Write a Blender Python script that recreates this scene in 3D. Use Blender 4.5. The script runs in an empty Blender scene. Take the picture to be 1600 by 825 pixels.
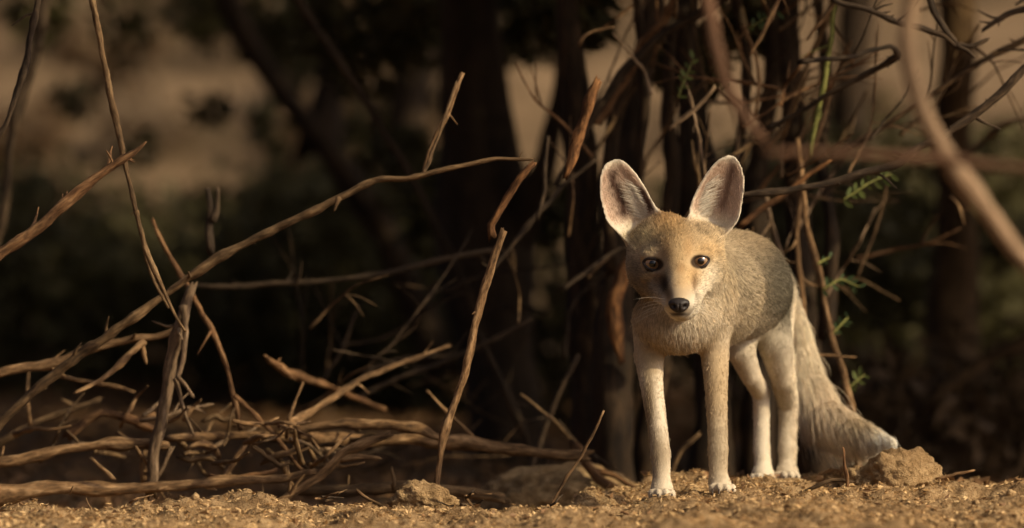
import bpy, math, random
import numpy as np
from mathutils import Vector, Matrix, Euler

rnd = random.Random(7)
rng = np.random.default_rng(11)
scene = bpy.context.scene
C = scene.collection

# ------------------------------------------------------------------ camera
CAM_Z, CAM_Y, LENS, PITCH = 0.45, -8.0, 216.0, math.atan(172.5 / 9600.0)
cam_d = bpy.data.cameras.new('camera')
cam = bpy.data.objects.new('camera', cam_d); C.objects.link(cam)
cam.location = (0, CAM_Y, CAM_Z); cam.rotation_euler = (math.pi / 2 - PITCH, 0, 0)
cam_d.lens = LENS; cam_d.sensor_width = 36; cam_d.clip_start = 0.1; cam_d.clip_end = 500
cam_d.dof.use_dof = True; cam_d.dof.focus_distance = 7.96; cam_d.dof.aperture_fstop = 3.0
scene.camera = cam
# ------------------------------------------------------------------ sky, sun, exposure
SUN_EL, SUN_AZ = math.radians(33), math.radians(61)      # azimuth: to the right of the viewing direction's back
S = Vector((math.cos(SUN_EL) * math.sin(SUN_AZ), -math.cos(SUN_EL) * math.cos(SUN_AZ), math.sin(SUN_EL)))
w = bpy.data.worlds.new('World'); scene.world = w; w.use_nodes = True
nt = w.node_tree; bg = nt.nodes['Background']
sky = nt.nodes.new('ShaderNodeTexSky'); sky.sky_type = 'NISHITA'; sky.sun_disc = False
sky.sun_elevation = SUN_EL; sky.sun_rotation = math.atan2(S.x, S.y)
sky.air_density = 0.35; sky.dust_density = 8.0; sky.ozone_density = 0.3
nt.links.new(sky.outputs[0], bg.inputs[0]); bg.inputs[1].default_value = 0.15
sl = bpy.data.lights.new('sun', 'SUN'); sl.energy = 4.9; sl.angle = math.radians(0.5); sl.color = (1.0, 0.83, 0.53)
so = bpy.data.objects.new('sun', sl); C.objects.link(so); so.rotation_euler = S.to_track_quat('Z', 'Y').to_euler()
so.location = S * 20
vs = scene.view_settings
vs.view_transform = 'Standard'; vs.look = 'None'; vs.exposure = -0.30; vs.gamma = 1
scene.cycles.use_denoising = True
scene.cycles.max_bounces = 6; scene.cycles.diffuse_bounces = 3; scene.cycles.transmission_bounces = 3
scene.cycles.transparent_max_bounces = 8
scene.cycles.caustics_reflective = False; scene.cycles.caustics_refractive = False

# ------------------------------------------------------------------ helpers
FPX = LENS / 36 * 1600
CR = np.array(Euler((math.pi / 2 - PITCH, 0, 0)).to_matrix())
def P(px, py, Y=0.0):
    """point of the place at depth Y that the photograph shows at (px, py)"""
    d = CR @ np.array([(px - 800) / FPX, (412.5 - py) / FPX, -1.0])
    t = (Y - CAM_Y) / d[1]
    return np.array([d[0] * t, Y, CAM_Z + d[2] * t])
def PV(px, py, Y):
    px = np.asarray(px, float); py = np.asarray(py, float); Y = np.broadcast_to(np.asarray(Y, float), px.shape)
    d = np.stack([(px - 800) / FPX, (412.5 - py) / FPX, -np.ones_like(px)], -1) @ CR.T
    t = (Y - CAM_Y) / d[:, 1]
    return d * t[:, None] + np.array([0, CAM_Y, CAM_Z])
def proj(p):
    q = (p - np.array([0, CAM_Y, CAM_Z])) @ CR
    return 800 + FPX * q[:, 0] / -q[:, 2], 412.5 - FPX * q[:, 1] / -q[:, 2]
def RM(rpx, Y=0.0):
    return rpx / FPX * (Y - CAM_Y)

def _hash(i, j, k, s):
    h = (i.astype(np.int64) * 374761393 + j.astype(np.int64) * 668265263 + k.astype(np.int64) * 1274126177 + s * 974634777) & 0xffffffff
    h = ((h ^ (h >> 13)) * 1274126177) & 0xffffffff
    h = h ^ (h >> 16)
    return (h & 0xffffff) / float(0xffffff)
def vnoise(p, s=0):
    """smooth value noise in -1..1"""
    p = np.asarray(p, float); f = np.floor(p); u = p - f; u = u * u * (3 - 2 * u); i = f.astype(np.int64); r = 0
    for a in (0, 1):
        for b in (0, 1):
            for c in (0, 1):
                wt = (u[:, 0] if a else 1 - u[:, 0]) * (u[:, 1] if b else 1 - u[:, 1]) * (u[:, 2] if c else 1 - u[:, 2])
                r = r + wt * _hash(i[:, 0] + a, i[:, 1] + b, i[:, 2] + c, s)
    return r * 2 - 1
def sstep(a, b, x):
    t = np.clip((x - a) / (b - a), 0, 1); return t * t * (3 - 2 * t)
def nrm(v):
    return v / np.maximum(np.linalg.norm(v, axis=-1, keepdims=True), 1e-9)

def tag(o, label=None, cat=None, group=None, kind=None):
    if label: o['label'] = label
    if cat: o['category'] = cat
    if group: o['group'] = group
    if kind: o['kind'] = kind
    return o
def mesh_obj(name, v, f, m, parent=None, smooth=True):
    me = bpy.data.meshes.new(name)
    v = np.asarray(v, float)
    me.vertices.add(len(v)); me.vertices.foreach_set('co', v.astype(np.float32).ravel())
    if isinstance(f, np.ndarray):
        n, k = f.shape
        me.loops.add(n * k); me.loops.foreach_set('vertex_index', f.astype(np.int32).ravel())
        me.polygons.add(n); me.polygons.foreach_set('loop_start', np.arange(0, n * k, k, dtype=np.int32))
    else:
        tot = [len(q) for q in f]; n = len(f)
        me.loops.add(sum(tot)); me.loops.foreach_set('vertex_index', np.concatenate([np.asarray(q) for q in f]).astype(np.int32))
        me.polygons.add(n); me.polygons.foreach_set('loop_start', np.concatenate([[0], np.cumsum(tot)[:-1]]).astype(np.int32))
    me.update(calc_edges=True); me.validate()
    me.polygons.foreach_set('use_smooth', np.full(len(me.polygons), bool(smooth)))
    if m: me.materials.append(m)
    o = bpy.data.objects.new(name, me); C.objects.link(o)
    if parent: o.parent = parent
    return o
def vec_attr(o, name, data, kind='FLOAT_VECTOR'):
    a = o.data.attributes.new(name, kind, 'POINT')
    a.data.foreach_set('color' if kind == 'FLOAT_COLOR' else 'vector', np.asarray(data, np.float32).ravel())

# ------------------------------------------------------------------ materials
def base_mat(name):
    m = bpy.data.materials.new(name); m.use_nodes = True
    return m, m.node_tree, m.node_tree.nodes['Principled BSDF']
def ramp_noise(t, vec, scale, cols, detail=6, rough=.6, lo=.3, hi=.7, dist=0.):
    n = t.nodes.new('ShaderNodeTexNoise'); n.inputs['Scale'].default_value = scale
    n.inputs['Detail'].default_value = detail; n.inputs['Roughness'].default_value = rough; n.inputs['Distortion'].default_value = dist
    if vec: t.links.new(vec, n.inputs['Vector'])
    r = t.nodes.new('ShaderNodeValToRGB'); cr = r.color_ramp
    while len(cr.elements) < len(cols): cr.elements.new(.5)
    for i, c in enumerate(cols):
        cr.elements[i].position = lo + (hi - lo) * i / max(1, len(cols) - 1); cr.elements[i].color = (*c, 1)
    t.links.new(n.outputs[0], r.inputs[0])
    return n.outputs[0], r.outputs[0]
def mixc(t, a, b, fac, mode='MIX'):
    x = t.nodes.new('ShaderNodeMix'); x.data_type = 'RGBA'; x.blend_type = mode
    if isinstance(fac, float): x.inputs[0].default_value = fac
    else: t.links.new(fac, x.inputs[0])
    for sck, val in ((x.inputs[6], a), (x.inputs[7], b)):
        if isinstance(val, tuple): sck.default_value = (*val, 1)
        else: t.links.new(val, sck)
    return x.outputs[2]
def bark_mat(name, c1, c2, c3, bump=.5, scale=1.0):
    m, t, b = base_mat(name)
    a = t.nodes.new('ShaderNodeAttribute'); a.attribute_name = 'barkco'
    f1, col1 = ramp_noise(t, a.outputs['Vector'], 160 * scale, [c1, c2, c3], 5, .65, .3, .72)
    f2, col2 = ramp_noise(t, a.outputs['Vector'], 28 * scale, [(.55, .52, .5), (1.15, 1.1, 1.05)], 3, .5, .35, .65)
    f3, col3 = ramp_noise(t, a.outputs['Vector'], 420 * scale, [(.5, .48, .46), (1., 1., 1.), (1.25, 1.2, 1.15)], 3, .6, .3, .7)
    t.links.new(mixc(t, mixc(t, col1, col2, 1.0, 'MULTIPLY'), col3, 1.0, 'MULTIPLY'), b.inputs['Base Color'])
    bp = t.nodes.new('ShaderNodeBump'); bp.inputs['Strength'].default_value = bump; bp.inputs['Distance'].default_value = .004
    t.links.new(f1, bp.inputs['Height']); t.links.new(bp.outputs[0], b.inputs['Normal'])
    b.inputs['Roughness'].default_value = .85; b.inputs['Specular IOR Level'].default_value = .2
    return m
BARK = {
    'brown': bark_mat('brown_bark', (.036, .022, .010), (.115, .071, .034), (.23, .155, .08), .8),
    'pale': bark_mat('weathered_bark', (.045, .026, .012), (.18, .107, .050), (.39, .26, .14), .9),
    'red': bark_mat('reddish_bark', (.045, .022, .01), (.155, .082, .036), (.31, .19, .095), .8),
    'grey': bark_mat('grey_bark', (.05, .033, .019), (.155, .105, .062), (.31, .225, .145), .9),
    'dark': bark_mat('shade_dark_bark', (.018, .012, .007), (.042, .028, .016), (.085, .058, .034), .8),  # darkened to stand for twigs in shade or against the light
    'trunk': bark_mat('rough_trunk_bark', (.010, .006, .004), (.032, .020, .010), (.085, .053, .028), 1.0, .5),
    'orange': bark_mat('fissured_orange_bark', (.018, .010, .006), (.12, .056, .021), (.34, .17, .065), 1.0, .8),
    'tan': bark_mat('smooth_tan_bark', (.17, .115, .068), (.27, .185, .115), (.36, .26, .165), .4),
    'dusky': bark_mat('dusky_red_bark', (.075, .04, .022), (.125, .068, .038), (.18, .10, .06), .4),
    'green': bark_mat('green_stem_bark', (.08, .085, .025), (.17, .18, .05), (.26, .26, .09)),
}
def leaf_mat(name, c1, c2, scale=9.):
    m, t, b = base_mat(name)
    g = t.nodes.new('ShaderNodeNewGeometry')
    _, col = ramp_noise(t, g.outputs['Position'], scale, [c1, c2], 3, .5)
    rm = t.nodes.new('ShaderNodeMath'); rm.operation = 'MULTIPLY_ADD'; rm.inputs[1].default_value = .6; rm.inputs[2].default_value = .7
    t.links.new(g.outputs['Random Per Island'], rm.inputs[0])
    hv = t.nodes.new('ShaderNodeHueSaturation'); t.links.new(rm.outputs[0], hv.inputs['Value']); t.links.new(col, hv.inputs['Color'])
    t.links.new(hv.outputs[0], b.inputs['Base Color'])
    b.inputs['Roughness'].default_value = .6; b.inputs['Specular IOR Level'].default_value = .25
    tr = t.nodes.new('ShaderNodeBsdfTranslucent'); t.links.new(hv.outputs[0], tr.inputs[0])
    mx = t.nodes.new('ShaderNodeMixShader'); mx.inputs[0].default_value = .25
    t.links.new(b.outputs[0], mx.inputs[1]); t.links.new(tr.outputs[0], mx.inputs[2])
    t.links.new(mx.outputs[0], t.nodes['Material Output'].inputs[0])
    return m
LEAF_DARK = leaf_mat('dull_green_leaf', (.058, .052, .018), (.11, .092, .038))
LEAF_DRY = leaf_mat('dry_brown_leaf', (.075, .044, .02), (.135, .082, .04))
LEAF_BRIGHT = leaf_mat('fresh_green_leaf', (.06, .08, .02), (.12, .14, .04), 40)
LEAF_BLUE = leaf_mat('soft_green_leaf', (.035, .06, .024), (.07, .105, .042), 40)
LEAF_STRAW = leaf_mat('bleached_dry_leaf', (.15, .10, .058), (.28, .20, .12), 3)
LITTER = leaf_mat('leaf_litter', (.15, .078, .035), (.29, .165, .075), 14)
CHIP = leaf_mat('straw_chip', (.30, .17, .065), (.72, .50, .25), 60)

def earth_mat(name, far=False):
    m, t, b = base_mat(name)
    g = t.nodes.new('ShaderNodeNewGeometry'); pos = g.outputs['Position']
    f1, col1 = ramp_noise(t, pos, 90, [(.17, .10, .046), (.34, .225, .115), (.52, .37, .205)] if far else [(.24, .15, .07), (.44, .30, .155), (.62, .45, .25)], 8, .7, .3, .72)
    f2, col2 = ramp_noise(t, pos, 9, [(.6, .55, .5), (1.05, 1.03, 1.)], 4, .6, .35, .62)
    col = mixc(t, col1, col2, 1.0, 'MULTIPLY')
    fine, _ = ramp_noise(t, pos, 420, [(0, 0, 0), (1, 1, 1)], 3, .6)
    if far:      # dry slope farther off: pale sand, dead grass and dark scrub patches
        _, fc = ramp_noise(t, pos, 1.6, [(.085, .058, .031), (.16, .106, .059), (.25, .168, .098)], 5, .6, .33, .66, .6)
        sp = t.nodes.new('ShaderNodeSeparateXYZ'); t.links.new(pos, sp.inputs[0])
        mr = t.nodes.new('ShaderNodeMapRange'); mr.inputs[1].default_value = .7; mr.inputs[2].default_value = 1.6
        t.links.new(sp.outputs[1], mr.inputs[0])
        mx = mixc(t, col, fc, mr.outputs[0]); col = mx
    t.links.new(col, b.inputs['Base Color'])
    ad = t.nodes.new('ShaderNodeMath'); ad.operation = 'ADD'; t.links.new(f1, ad.inputs[0]); t.links.new(fine, ad.inputs[1])
    bp = t.nodes.new('ShaderNodeBump'); bp.inputs['Strength'].default_value = .9; bp.inputs['Distance'].default_value = .006
    t.links.new(ad.outputs[0], bp.inputs['Height']); t.links.new(bp.outputs[0], b.inputs['Normal'])
    b.inputs['Roughness'].default_value = .95; b.inputs['Specular IOR Level'].default_value = .1
    return m
M_EARTH = earth_mat('dry_soil', True)
M_CLOD = earth_mat('clod_soil')

# ------------------------------------------------------------------ ground
def G(x, y):
    x = np.asarray(x, float); y = np.asarray(y, float)
    sh = np.broadcast(x, y).shape
    x = np.broadcast_to(x, sh).ravel(); y = np.broadcast_to(y, sh).ravel()
    p = np.stack([x, y, np.zeros_like(x)], 1)
    lip = -.10 + .54 * sstep(-.02, .30, x) + .03 * vnoise(p * 7, 3)
    drop = sstep(0, .18, y - lip)
    near = 1 - sstep(2.5, 5, np.abs(x) + np.abs(y))
    z = -(.06 + .04 * sstep(-.1, .2, x)) * drop
    z += near * (.013 * vnoise(p * 9, 1) + .011 * vnoise(p * 21, 2)) * (1 - .5 * drop)
    z -= near * .015 * (1 - sstep(-.05, .3, x))
    n3 = vnoise(p * 55, 4); n4 = vnoise(p * 120, 5)
    z += near * (.0058 * np.maximum(n3, -.3) + .0045 * n4 + .0015 * vnoise(p * 240, 6))
    # small dug hollows and humps in the lit soil
    for (hx, hy, r, d) in ((.565, -.10, .03, -.034), (.60, -.03, .03, -.026), (.66, -.02, .04, -.026), (.52, -.16, .025, -.02), (-.43, -.01, .035, -.028), (-.12, .02, .05, -.02), (-.36, -.12, .03, -.02), (-.55, -.2, .04, -.02), (.1, -.3, .03, -.015), (-.2, -.33, .04, -.02),
                           (.35, .23, .05, .010), (.30, .30, .04, .006), (-.34, -.03, .06, .015), (-.62, .02, .12, .008), (.0, -.02, .1, .006), (.47, .1, .07, .008)):
        z += d * np.exp(-((x - hx) ** 2 + (y - hy) ** 2) / r ** 2)
    for px_, py_, Y_ in ((1034, 782, -.01), (1126, 774, .0), (1192, 759, .31), (1229, 755, .33)):     # trodden under the paws
        q = P(px_, py_, Y_); k_ = np.exp(-(((x - q[0]) / .035) ** 2 + ((y - q[1]) / .04) ** 2) ** 1.5); z += k_ * (q[2] + .0025 * n3 - z)
    far = sstep(5.2, 8, y)
    z += far * (.17 * np.clip(y - 6, 0, 22) + .12 * vnoise(p * .8, 8) + .3 * vnoise(p * .22, 9) * sstep(9, 16, y))
    z += (1 - near) * .03 * vnoise(p * 2.2, 10)
    return z.reshape(sh)
def axis(lo, hi, step, far_lo, far_hi, grow=1.11):
    a = list(np.arange(lo, hi, step)); s = step
    v = a[-1]
    while v < far_hi: s *= grow; v += s; a.append(v)
    s = step; v = a[0]; pre = []
    while v > far_lo: s *= grow; v -= s; pre.append(v)
    return np.array(pre[::-1] + a)
ax = axis(-.78, .78, .0052, -45, 45); ay = axis(-.72, .62, .0055, -22, 48)
gx, gy = np.meshgrid(ax, ay); gz = G(gx, gy)
nx, ny = len(ax), len(ay)
ii = np.arange(nx * ny).reshape(ny, nx)
gf = np.stack([ii[:-1, :-1], ii[:-1, 1:], ii[1:, 1:], ii[1:, :-1]], -1).reshape(-1, 4)
tag(mesh_obj('ground', np.stack([gx, gy, gz], -1).reshape(-1, 3), gf, M_EARTH), kind='structure')

def cards(cen, L, W, seed=0, up=None, bend=.15):
    """many little folded blades / chips: two quads each"""
    r = np.random.default_rng(seed); n = len(cen)
    d = nrm(r.normal(size=(n, 3)))
    if up is not None: d[:, 2] *= up; d = nrm(d)
    s = nrm(np.cross(d, r.normal(size=(n, 3))))
    if up is not None: s[:, 2] *= up; s = nrm(s)
    u = nrm(np.cross(d, s))
    L = np.broadcast_to(L, (n,))[:, None] * (.6 + .8 * r.random((n, 1))); W = np.broadcast_to(W, (n,))[:, None] * (.6 + .8 * r.random((n, 1)))
    a = cen - d * L / 2; b = cen + d * L / 2; c0 = cen + s * W / 2 + u * W * bend; c1 = cen - s * W / 2 + u * W * bend
    v = np.stack([a, c0, b, c1], 1).reshape(-1, 3)
    k = np.arange(n)[:, None] * 4
    f = np.concatenate([k + np.array([[0, 1, 2]]), k + np.array([[0, 2, 3]])], 0)
    return v, f
# straw chips over the lit soil
n = 60000
cx = rng.uniform(-.78, .78, n); cy = rng.uniform(-.72, .45, n)
dens = vnoise(np.stack([cx * 5, cy * 5, cx * 0], 1), 21) * .5 + .5
keep = rng.random(n) < np.clip(dens * 1.3 - .3 + .5 * sstep(-.1, .2, cx) - .25 * sstep(.45, .6, cx), .06, 1); cx, cy = cx[keep], cy[keep]
cz = G(cx, cy) + .0012
v, f = cards(np.stack([cx, cy, cz], 1), .0078, .0036, 5, up=.45)
tag(mesh_obj('chaff', v, f, CHIP, smooth=False), label='pale straw chips and husks strewn over the lit soil', cat='chaff', kind='stuff')
# straw, leaf scraps and grit on the lit soil
n = 420
cx = rng.uniform(-.76, .76, n); cy = rng.uniform(-.7, .40, n)
v, f = cards(np.stack([cx, cy, G(cx, cy) + .003], 1), .026, .0022, 15, up=.22)
tag(mesh_obj('straw', v, f, CHIP, smooth=False), label='longer dry straw pieces scattered over the lit soil', cat='straw', kind='stuff')
n = 900
cx = rng.uniform(-.76, .76, n); cy = rng.uniform(-.7, .40, n)
v, f = cards(np.stack([cx, cy, G(cx, cy) + .002], 1), .013, .007, 16, up=.4, bend=.3)
tag(mesh_obj('leaf_scraps', v, f, LITTER, smooth=False), label='brown dry leaf scraps lying between the straw chips', cat='leaf scraps', kind='stuff')
# leaf litter on the shaded ground behind
n = 26000
cx = rng.uniform(-2.2, 2.4, n); cy = rng.uniform(.25, 6.5, n)
v, f = cards(np.stack([cx, cy, G(cx, cy) + .006], 1), .03, .015, 6, up=.5, bend=.3)
tag(mesh_obj('leaf_litter', v, f, LITTER, smooth=False), label='brown leaf litter over the shaded ground under the thicket', cat='leaf litter', kind='stuff')

# ------------------------------------------------------------------ clods
def ico(sub):
    import bmesh
    bm = bmesh.new(); bmesh.ops.create_icosphere(bm, subdivisions=sub, radius=1)
    v = np.array([q.co[:] for q in bm.verts]); f = np.array([[q.index for q in p.verts] for p in bm.faces]); bm.free()
    return v, f
IV, IF = ico(5)
def clod(name, label, cat, px, py, Y, rx, rz, ry, seed, rough=.16, lean=0.):
    c = P(px, py, Y); d = nrm(IV)
    r = 1 + rough * 1.3 * vnoise(d * 1.7 + seed * 7, seed) + rough * .7 * vnoise(d * 4.2, seed + 1) + rough * .4 * vnoise(d * 10, seed + 2) + rough * .32 * vnoise(d * 22, seed + 3) + rough * .2 * vnoise(d * 45, seed + 4)
    v = d * r[:, None] * np.array([RM(rx, Y), RM(ry, Y), RM(rz, Y)]); v[:, 0] += lean * v[:, 2]
    o = mesh_obj(name, v, IF, M_CLOD); o.location = c
    return tag(o, label, cat)
clod('earth_clod', 'large rounded sandy clod beside the tip of the tail', 'clod', 1408, 742, .12, 56, 42, 46, 3, .15)
clod('earth_clod', 'low crumbling clod leaning on the large sandy clod', 'clod', 1350, 754, .13, 34, 24, 30, 4, .22)
clod('earth_clod', 'angular brown clod on the soil under the lower log end', 'clod', 664, 786, .0, 48, 32, 36, 9, .2, -.25)
clod('earth_clod', 'small rounded clod in front of the angular brown clod', 'clod', 652, 818, -.12, 26, 20, 22, 6, .16)
clod('soil_mound', 'low mound of loose soil at the hind paws', 'mound', 1222, 764, .24, 48, 16, 30, 7, .16)
clod('soil_mound', 'crumbly soil hump between the logs and the left soil edge', 'mound', 380, 800, -.02, 56, 28, 40, 8, .2)
clod('earth_mound', 'wide brown mound at the foot of the thicket behind the thin stalk', 'mound', 890, 790, .55, 130, 62, 120, 5, .14)

# ------------------------------------------------------------------ sticks
n = 800
cx = rng.uniform(-.76, .76, n); cy = rng.uniform(-.7, .42, n); gv, gf_ = ico(2); rs = .0012 + .006 * rng.random(n) ** 4
pv_ = (gv[None] * (1 + .25 * vnoise((gv[None] * 1.6 + rng.uniform(0, 90, (n, 1, 3))).reshape(-1, 3), 5).reshape(n, -1, 1)) * rs[:, None, None] * rng.uniform(.7, 1.2, (n, 1, 3)) + np.stack([cx, cy, G(cx, cy)], 1)[:, None, :]).reshape(-1, 3)
tag(mesh_obj('soil_crumbs', pv_, (gf_[None] + np.arange(n)[:, None, None] * len(gv)).reshape(-1, 3), M_CLOD), label='small rounded soil crumbs and grit over the lit ground', cat='soil crumbs', kind='stuff')
def catmull(p, n):
    p = np.asarray(p, float); q = np.vstack([2 * p[0] - p[1], p, 2 * p[-1] - p[-2]])
    seg = np.linalg.norm(np.diff(p, axis=0), axis=1); cum = np.concatenate([[0], np.cumsum(seg)])
    s = np.linspace(0, cum[-1], n); k = np.clip(np.searchsorted(cum, s, 'right') - 1, 0, len(p) - 2)
    t = ((s - cum[k]) / np.maximum(seg[k], 1e-9))[:, None]
    a, b, c, d = q[k], q[k + 1], q[k + 2], q[k + 3]
    return .5 * ((2 * b) + (c - a) * t + (2 * a - 5 * b + 4 * c - d) * t * t + (3 * b - a - 3 * c + d) * t ** 3), cum[-1]
SEED = [0]
def tube(pts, r, sides=9, step=None, rough=.17, wob=.32, blunt=True):
    """bent, knotty, tapering stick through pts (world), r = radii at the points"""
    SEED[0] += 1; sd = SEED[0]
    pts = np.asarray(pts, float); r = np.asarray(r, float)
    L = np.linalg.norm(np.diff(pts, axis=0), axis=1).sum()
    n = int(np.clip(L / (step or max(.006, r.mean() * .9)), 6, 160))
    c, L = catmull(pts, n)
    sg = np.concatenate([[0], np.cumsum(np.linalg.norm(np.diff(pts, axis=0), axis=1))]); ul = np.linspace(0, sg[-1], n)
    c = .45 * c + .55 * np.stack([np.interp(ul, sg, pts[:, q]) for q in range(3)], 1)
    rr = np.interp(np.linspace(0, 1, n), np.concatenate([[0], np.cumsum(np.linalg.norm(np.diff(pts, axis=0), axis=1))]) / L, r)
    t = np.linspace(0, L, n)
    if rough > .1: rr = rr * (1 + .20 * vnoise(np.stack([t / (r.mean() * 11), t * 0 + 7, t * 0], 1), sd + 21) + .10 * vnoise(np.stack([t / (r.mean() * 4), t * 0 + 8, t * 0], 1), sd + 22))
    for ax_ in range(3):
        c[:, ax_] += wob * rr * vnoise(np.stack([t / (r.mean() * 9), t * 0 + ax_ * 5, t * 0], 1), sd) + .35 * wob * rr * vnoise(np.stack([t / (r.mean() * 3), t * 0 + ax_ * 5, t * 0], 1), sd + 50)
    tan = nrm(np.gradient(c, axis=0))
    up = np.array([0, 0, 1.]) if abs(tan[0, 2]) < .9 else np.array([1., 0, 0])
    N = [nrm(np.cross(tan[0], up))]
    for i in range(1, n):
        v = N[-1] - tan[i] * np.dot(N[-1], tan[i]); N.append(nrm(v))
    N = np.array(N); B = np.cross(tan, N)
    th = np.arange(sides) * 2 * math.pi / sides
    knot = np.clip(vnoise(np.stack([t / (r.mean() * 7), t * 0 + 3, t * 0], 1), sd + 9) - .35, 0, 1) * 1.0
    ct, st = np.cos(th)[None, :], np.sin(th)[None, :]
    q = np.stack([np.broadcast_to(ct * 1.3, (n, sides)), np.broadcast_to(st * 1.3, (n, sides)), np.broadcast_to((t / r.mean() * .35)[:, None], (n, sides))], -1).reshape(-1, 3)
    rad = rr[:, None] * (1 + knot[:, None] * .5) * (1 + rough * vnoise(q + sd, sd + 3) + rough * .6 * vnoise(q * 2.5 + sd, sd + 4)).reshape(n, sides)
    v = c[:, None, :] + rad[:, :, None] * (ct[..., None] * N[:, None, :] + st[..., None] * B[:, None, :])
    v = v.reshape(-1, 3)
    i0 = (np.arange(n - 1)[:, None] * sides + np.arange(sides)[None, :]); j = np.roll(np.arange(sides), -1)
    i1 = np.arange(n - 1)[:, None] * sides + j[None, :]
    f = np.stack([i0, i1, i1 + sides, i0 + sides], -1).reshape(-1, 4)
    if blunt and rough > .1:      # torn, splintered ends
        jr = np.random.default_rng(sd); jag = jr.random(sides) ** 2 * 2.2
        v[(n - 1) * sides:n * sides] += tan[-1] * (jag * rr[-1])[:, None]; v[:sides] -= tan[0] * (np.roll(jag, 3) * rr[0])[:, None]
    e0, e1 = c[0] - tan[0] * rr[0] * .5, c[-1] + tan[-1] * rr[-1] * (.3 if blunt else 2.5)
    v = np.vstack([v, e0, e1]); m = n * sides
    k = np.arange(sides)
    caps = [np.array([[m, b, a] for a, b in zip(k, j)]), np.array([[m + 1, (n - 1) * sides + a, (n - 1) * sides + b] for a, b in zip(k, j)])]
    bc = np.stack([v[:, 0] * 0, v[:, 0] * 0, v[:, 0] * 0], 1)
    R = r.mean()
    bc[:m] = np.stack([np.broadcast_to(ct * R, (n, sides)), np.broadcast_to(st * R, (n, sides)), np.broadcast_to((t * .22)[:, None], (n, sides))], -1).reshape(-1, 3) + sd * .37
    bc[m] = bc[0]; bc[m + 1] = bc[m - 1]
    faces = [*f, *caps[0], *caps[1]]
    return v, faces, bc, c, rr, tan
def tube_obj(name, pts, r, m, parent=None, **k):
    v, f, bc, c, rr, tan = tube(pts, r, **k)
    o = mesh_obj(name, v, f, BARK[m] if isinstance(m, str) else m, parent)
    vec_attr(o, 'barkco', bc)
    return o, c, rr, tan
def pix(pts, Y):
    pts = [p if len(p) == 3 else (*p, None) for p in pts]; n = len(pts)
    ys = np.linspace(Y[0], Y[1], n) if isinstance(Y, tuple) else np.full(n, float(Y))
    return np.array([P(a, b, ys[i] if y is None else y) for i, (a, b, y) in enumerate(pts)]), ys
def stick(name, label, cat, pts, Y, r, m, twigs=(), thorns=0, group=None, **k):
    w_, ys = pix(pts, Y)
    rad = np.interp(np.linspace(0, 1, len(pts)), np.linspace(0, 1, len(r)), r); rad = np.array([RM(a * .78, y) for a, y in zip(rad, ys)])
    o, c, rr, tan = tube_obj(name, w_, rad, m, **k)
    tag(o, label, cat, group)
    for tp, tY, tr in twigs:
        tw, tys = pix(tp, tY)
        tube_obj('twig', tw, [RM(a, tys.mean()) for a in np.interp(np.linspace(0, 1, len(tp)), np.linspace(0, 1, len(tr)), tr)], m, o, blunt=False)
    rr_ = random.Random(len(label) * 7 + thorns)
    for i in range({'branch': 3, 'twig': 1, 'stem': 2, 'log': 2}.get(cat, 0) if m != 'orange' else 0):
        a = rr_.randrange(len(c) // 6, len(c) - 3); q = np.array([rr_.gauss(0, 1), rr_.gauss(0, .8), rr_.gauss(.4, 1)])
        d = nrm(nrm(q - tan[a] * (q @ tan[a])) + tan[a] * rr_.uniform(.3, 1.1)); l = rr_.uniform(.012, .05) * (1 if cat != 'log' else .5)
        e = nrm(d + np.array([rr_.gauss(0, .35), rr_.gauss(0, .3), rr_.gauss(0, .35)]))
        r0 = min(rr[a] * .55, .0032)
        tube_obj('twig', [c[a], c[a] + d * l * .45, c[a] + d * l * .45 + e * l * .55], [r0, r0 * .7, r0 * .35], m, o, sides=6, blunt=False)
    for i in range(thorns):
        a = rr_.randrange(3, len(c) - 3)
        side = nrm(np.cross(tan[a], np.array([rr_.uniform(-1, 1), rr_.uniform(-1, 1), rr_.uniform(-1, 1)])))
        Lh = (rr.mean() * 1.2 + .004) * rr_.uniform(.5, 1.1)
        tube_obj('thorn', [c[a], c[a] + side * Lh * .6 + tan[a] * Lh * .2, c[a] + side * Lh + tan[a] * Lh * .5], [rr[a] * .5, rr[a] * .3, rr[a] * .1], m, o, sides=6, blunt=False)
    return o

# --- left side of the picture
stick('twig', 'dark thin twig hanging at the left edge of the photo', 'twig', [(75, -60), (60, 0), (48, 60), (38, 110), (18, 170), (6, 200), (-30, 240)], .15, (6, 6, 5), 'dark', thorns=2)
stick('branch', 'soft brown branch behind the dark twig at the left edge', 'branch', [(85, -70), (66, 0), (58, 80), (30, 160), (14, 240), (8, 330), (-20, 420)], 1.2, (11, 10, 8), 'dark')
stick('twig', 'long upright brown twig crossing behind the thick broken branch', 'twig', [(135, -60), (145, 0), (158, 70), (170, 140), (186, 210), (198, 262), (212, 325), (228, 385), (250, 440), (272, 490), (288, 515)], .10, (6.5, 6.5, 5.5, 4.5, 3), 'brown',
      twigs=[(((212, 330), (222, 370), (234, 425), (262, 480)), (.10, .14), (4, 3, 2))], thorns=3)
stick('branch', 'thick sunlit broken branch with a pale pointed end', 'branch', [(-60, 450), (0, 398), (38, 368), (75, 342), (120, 300), (152, 274), (190, 250), (212, 236), (228, 222)], -.08, (13, 12, 11, 9, 2.5), 'red', thorns=5, rough=.18)
stick('branch', 'long bare branch sloping up from the left edge to the middle', 'branch',
      [(-70, 730), (0, 662), (60, 602), (110, 565), (180, 515), (262, 458), (340, 405), (440, 352), (532, 308), (590, 280), (640, 279), (705, 262), (770, 249), (832, 250)], (.22, .12), (10, 10, 9.5, 8, 6.5, 5, 4), 'brown',
      twigs=[(((662, 272), (690, 200), (712, 130)), (.14, .2), (3, 2)), (((530, 310), (522, 328)), .14, (4, 2))], thorns=6)
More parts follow.
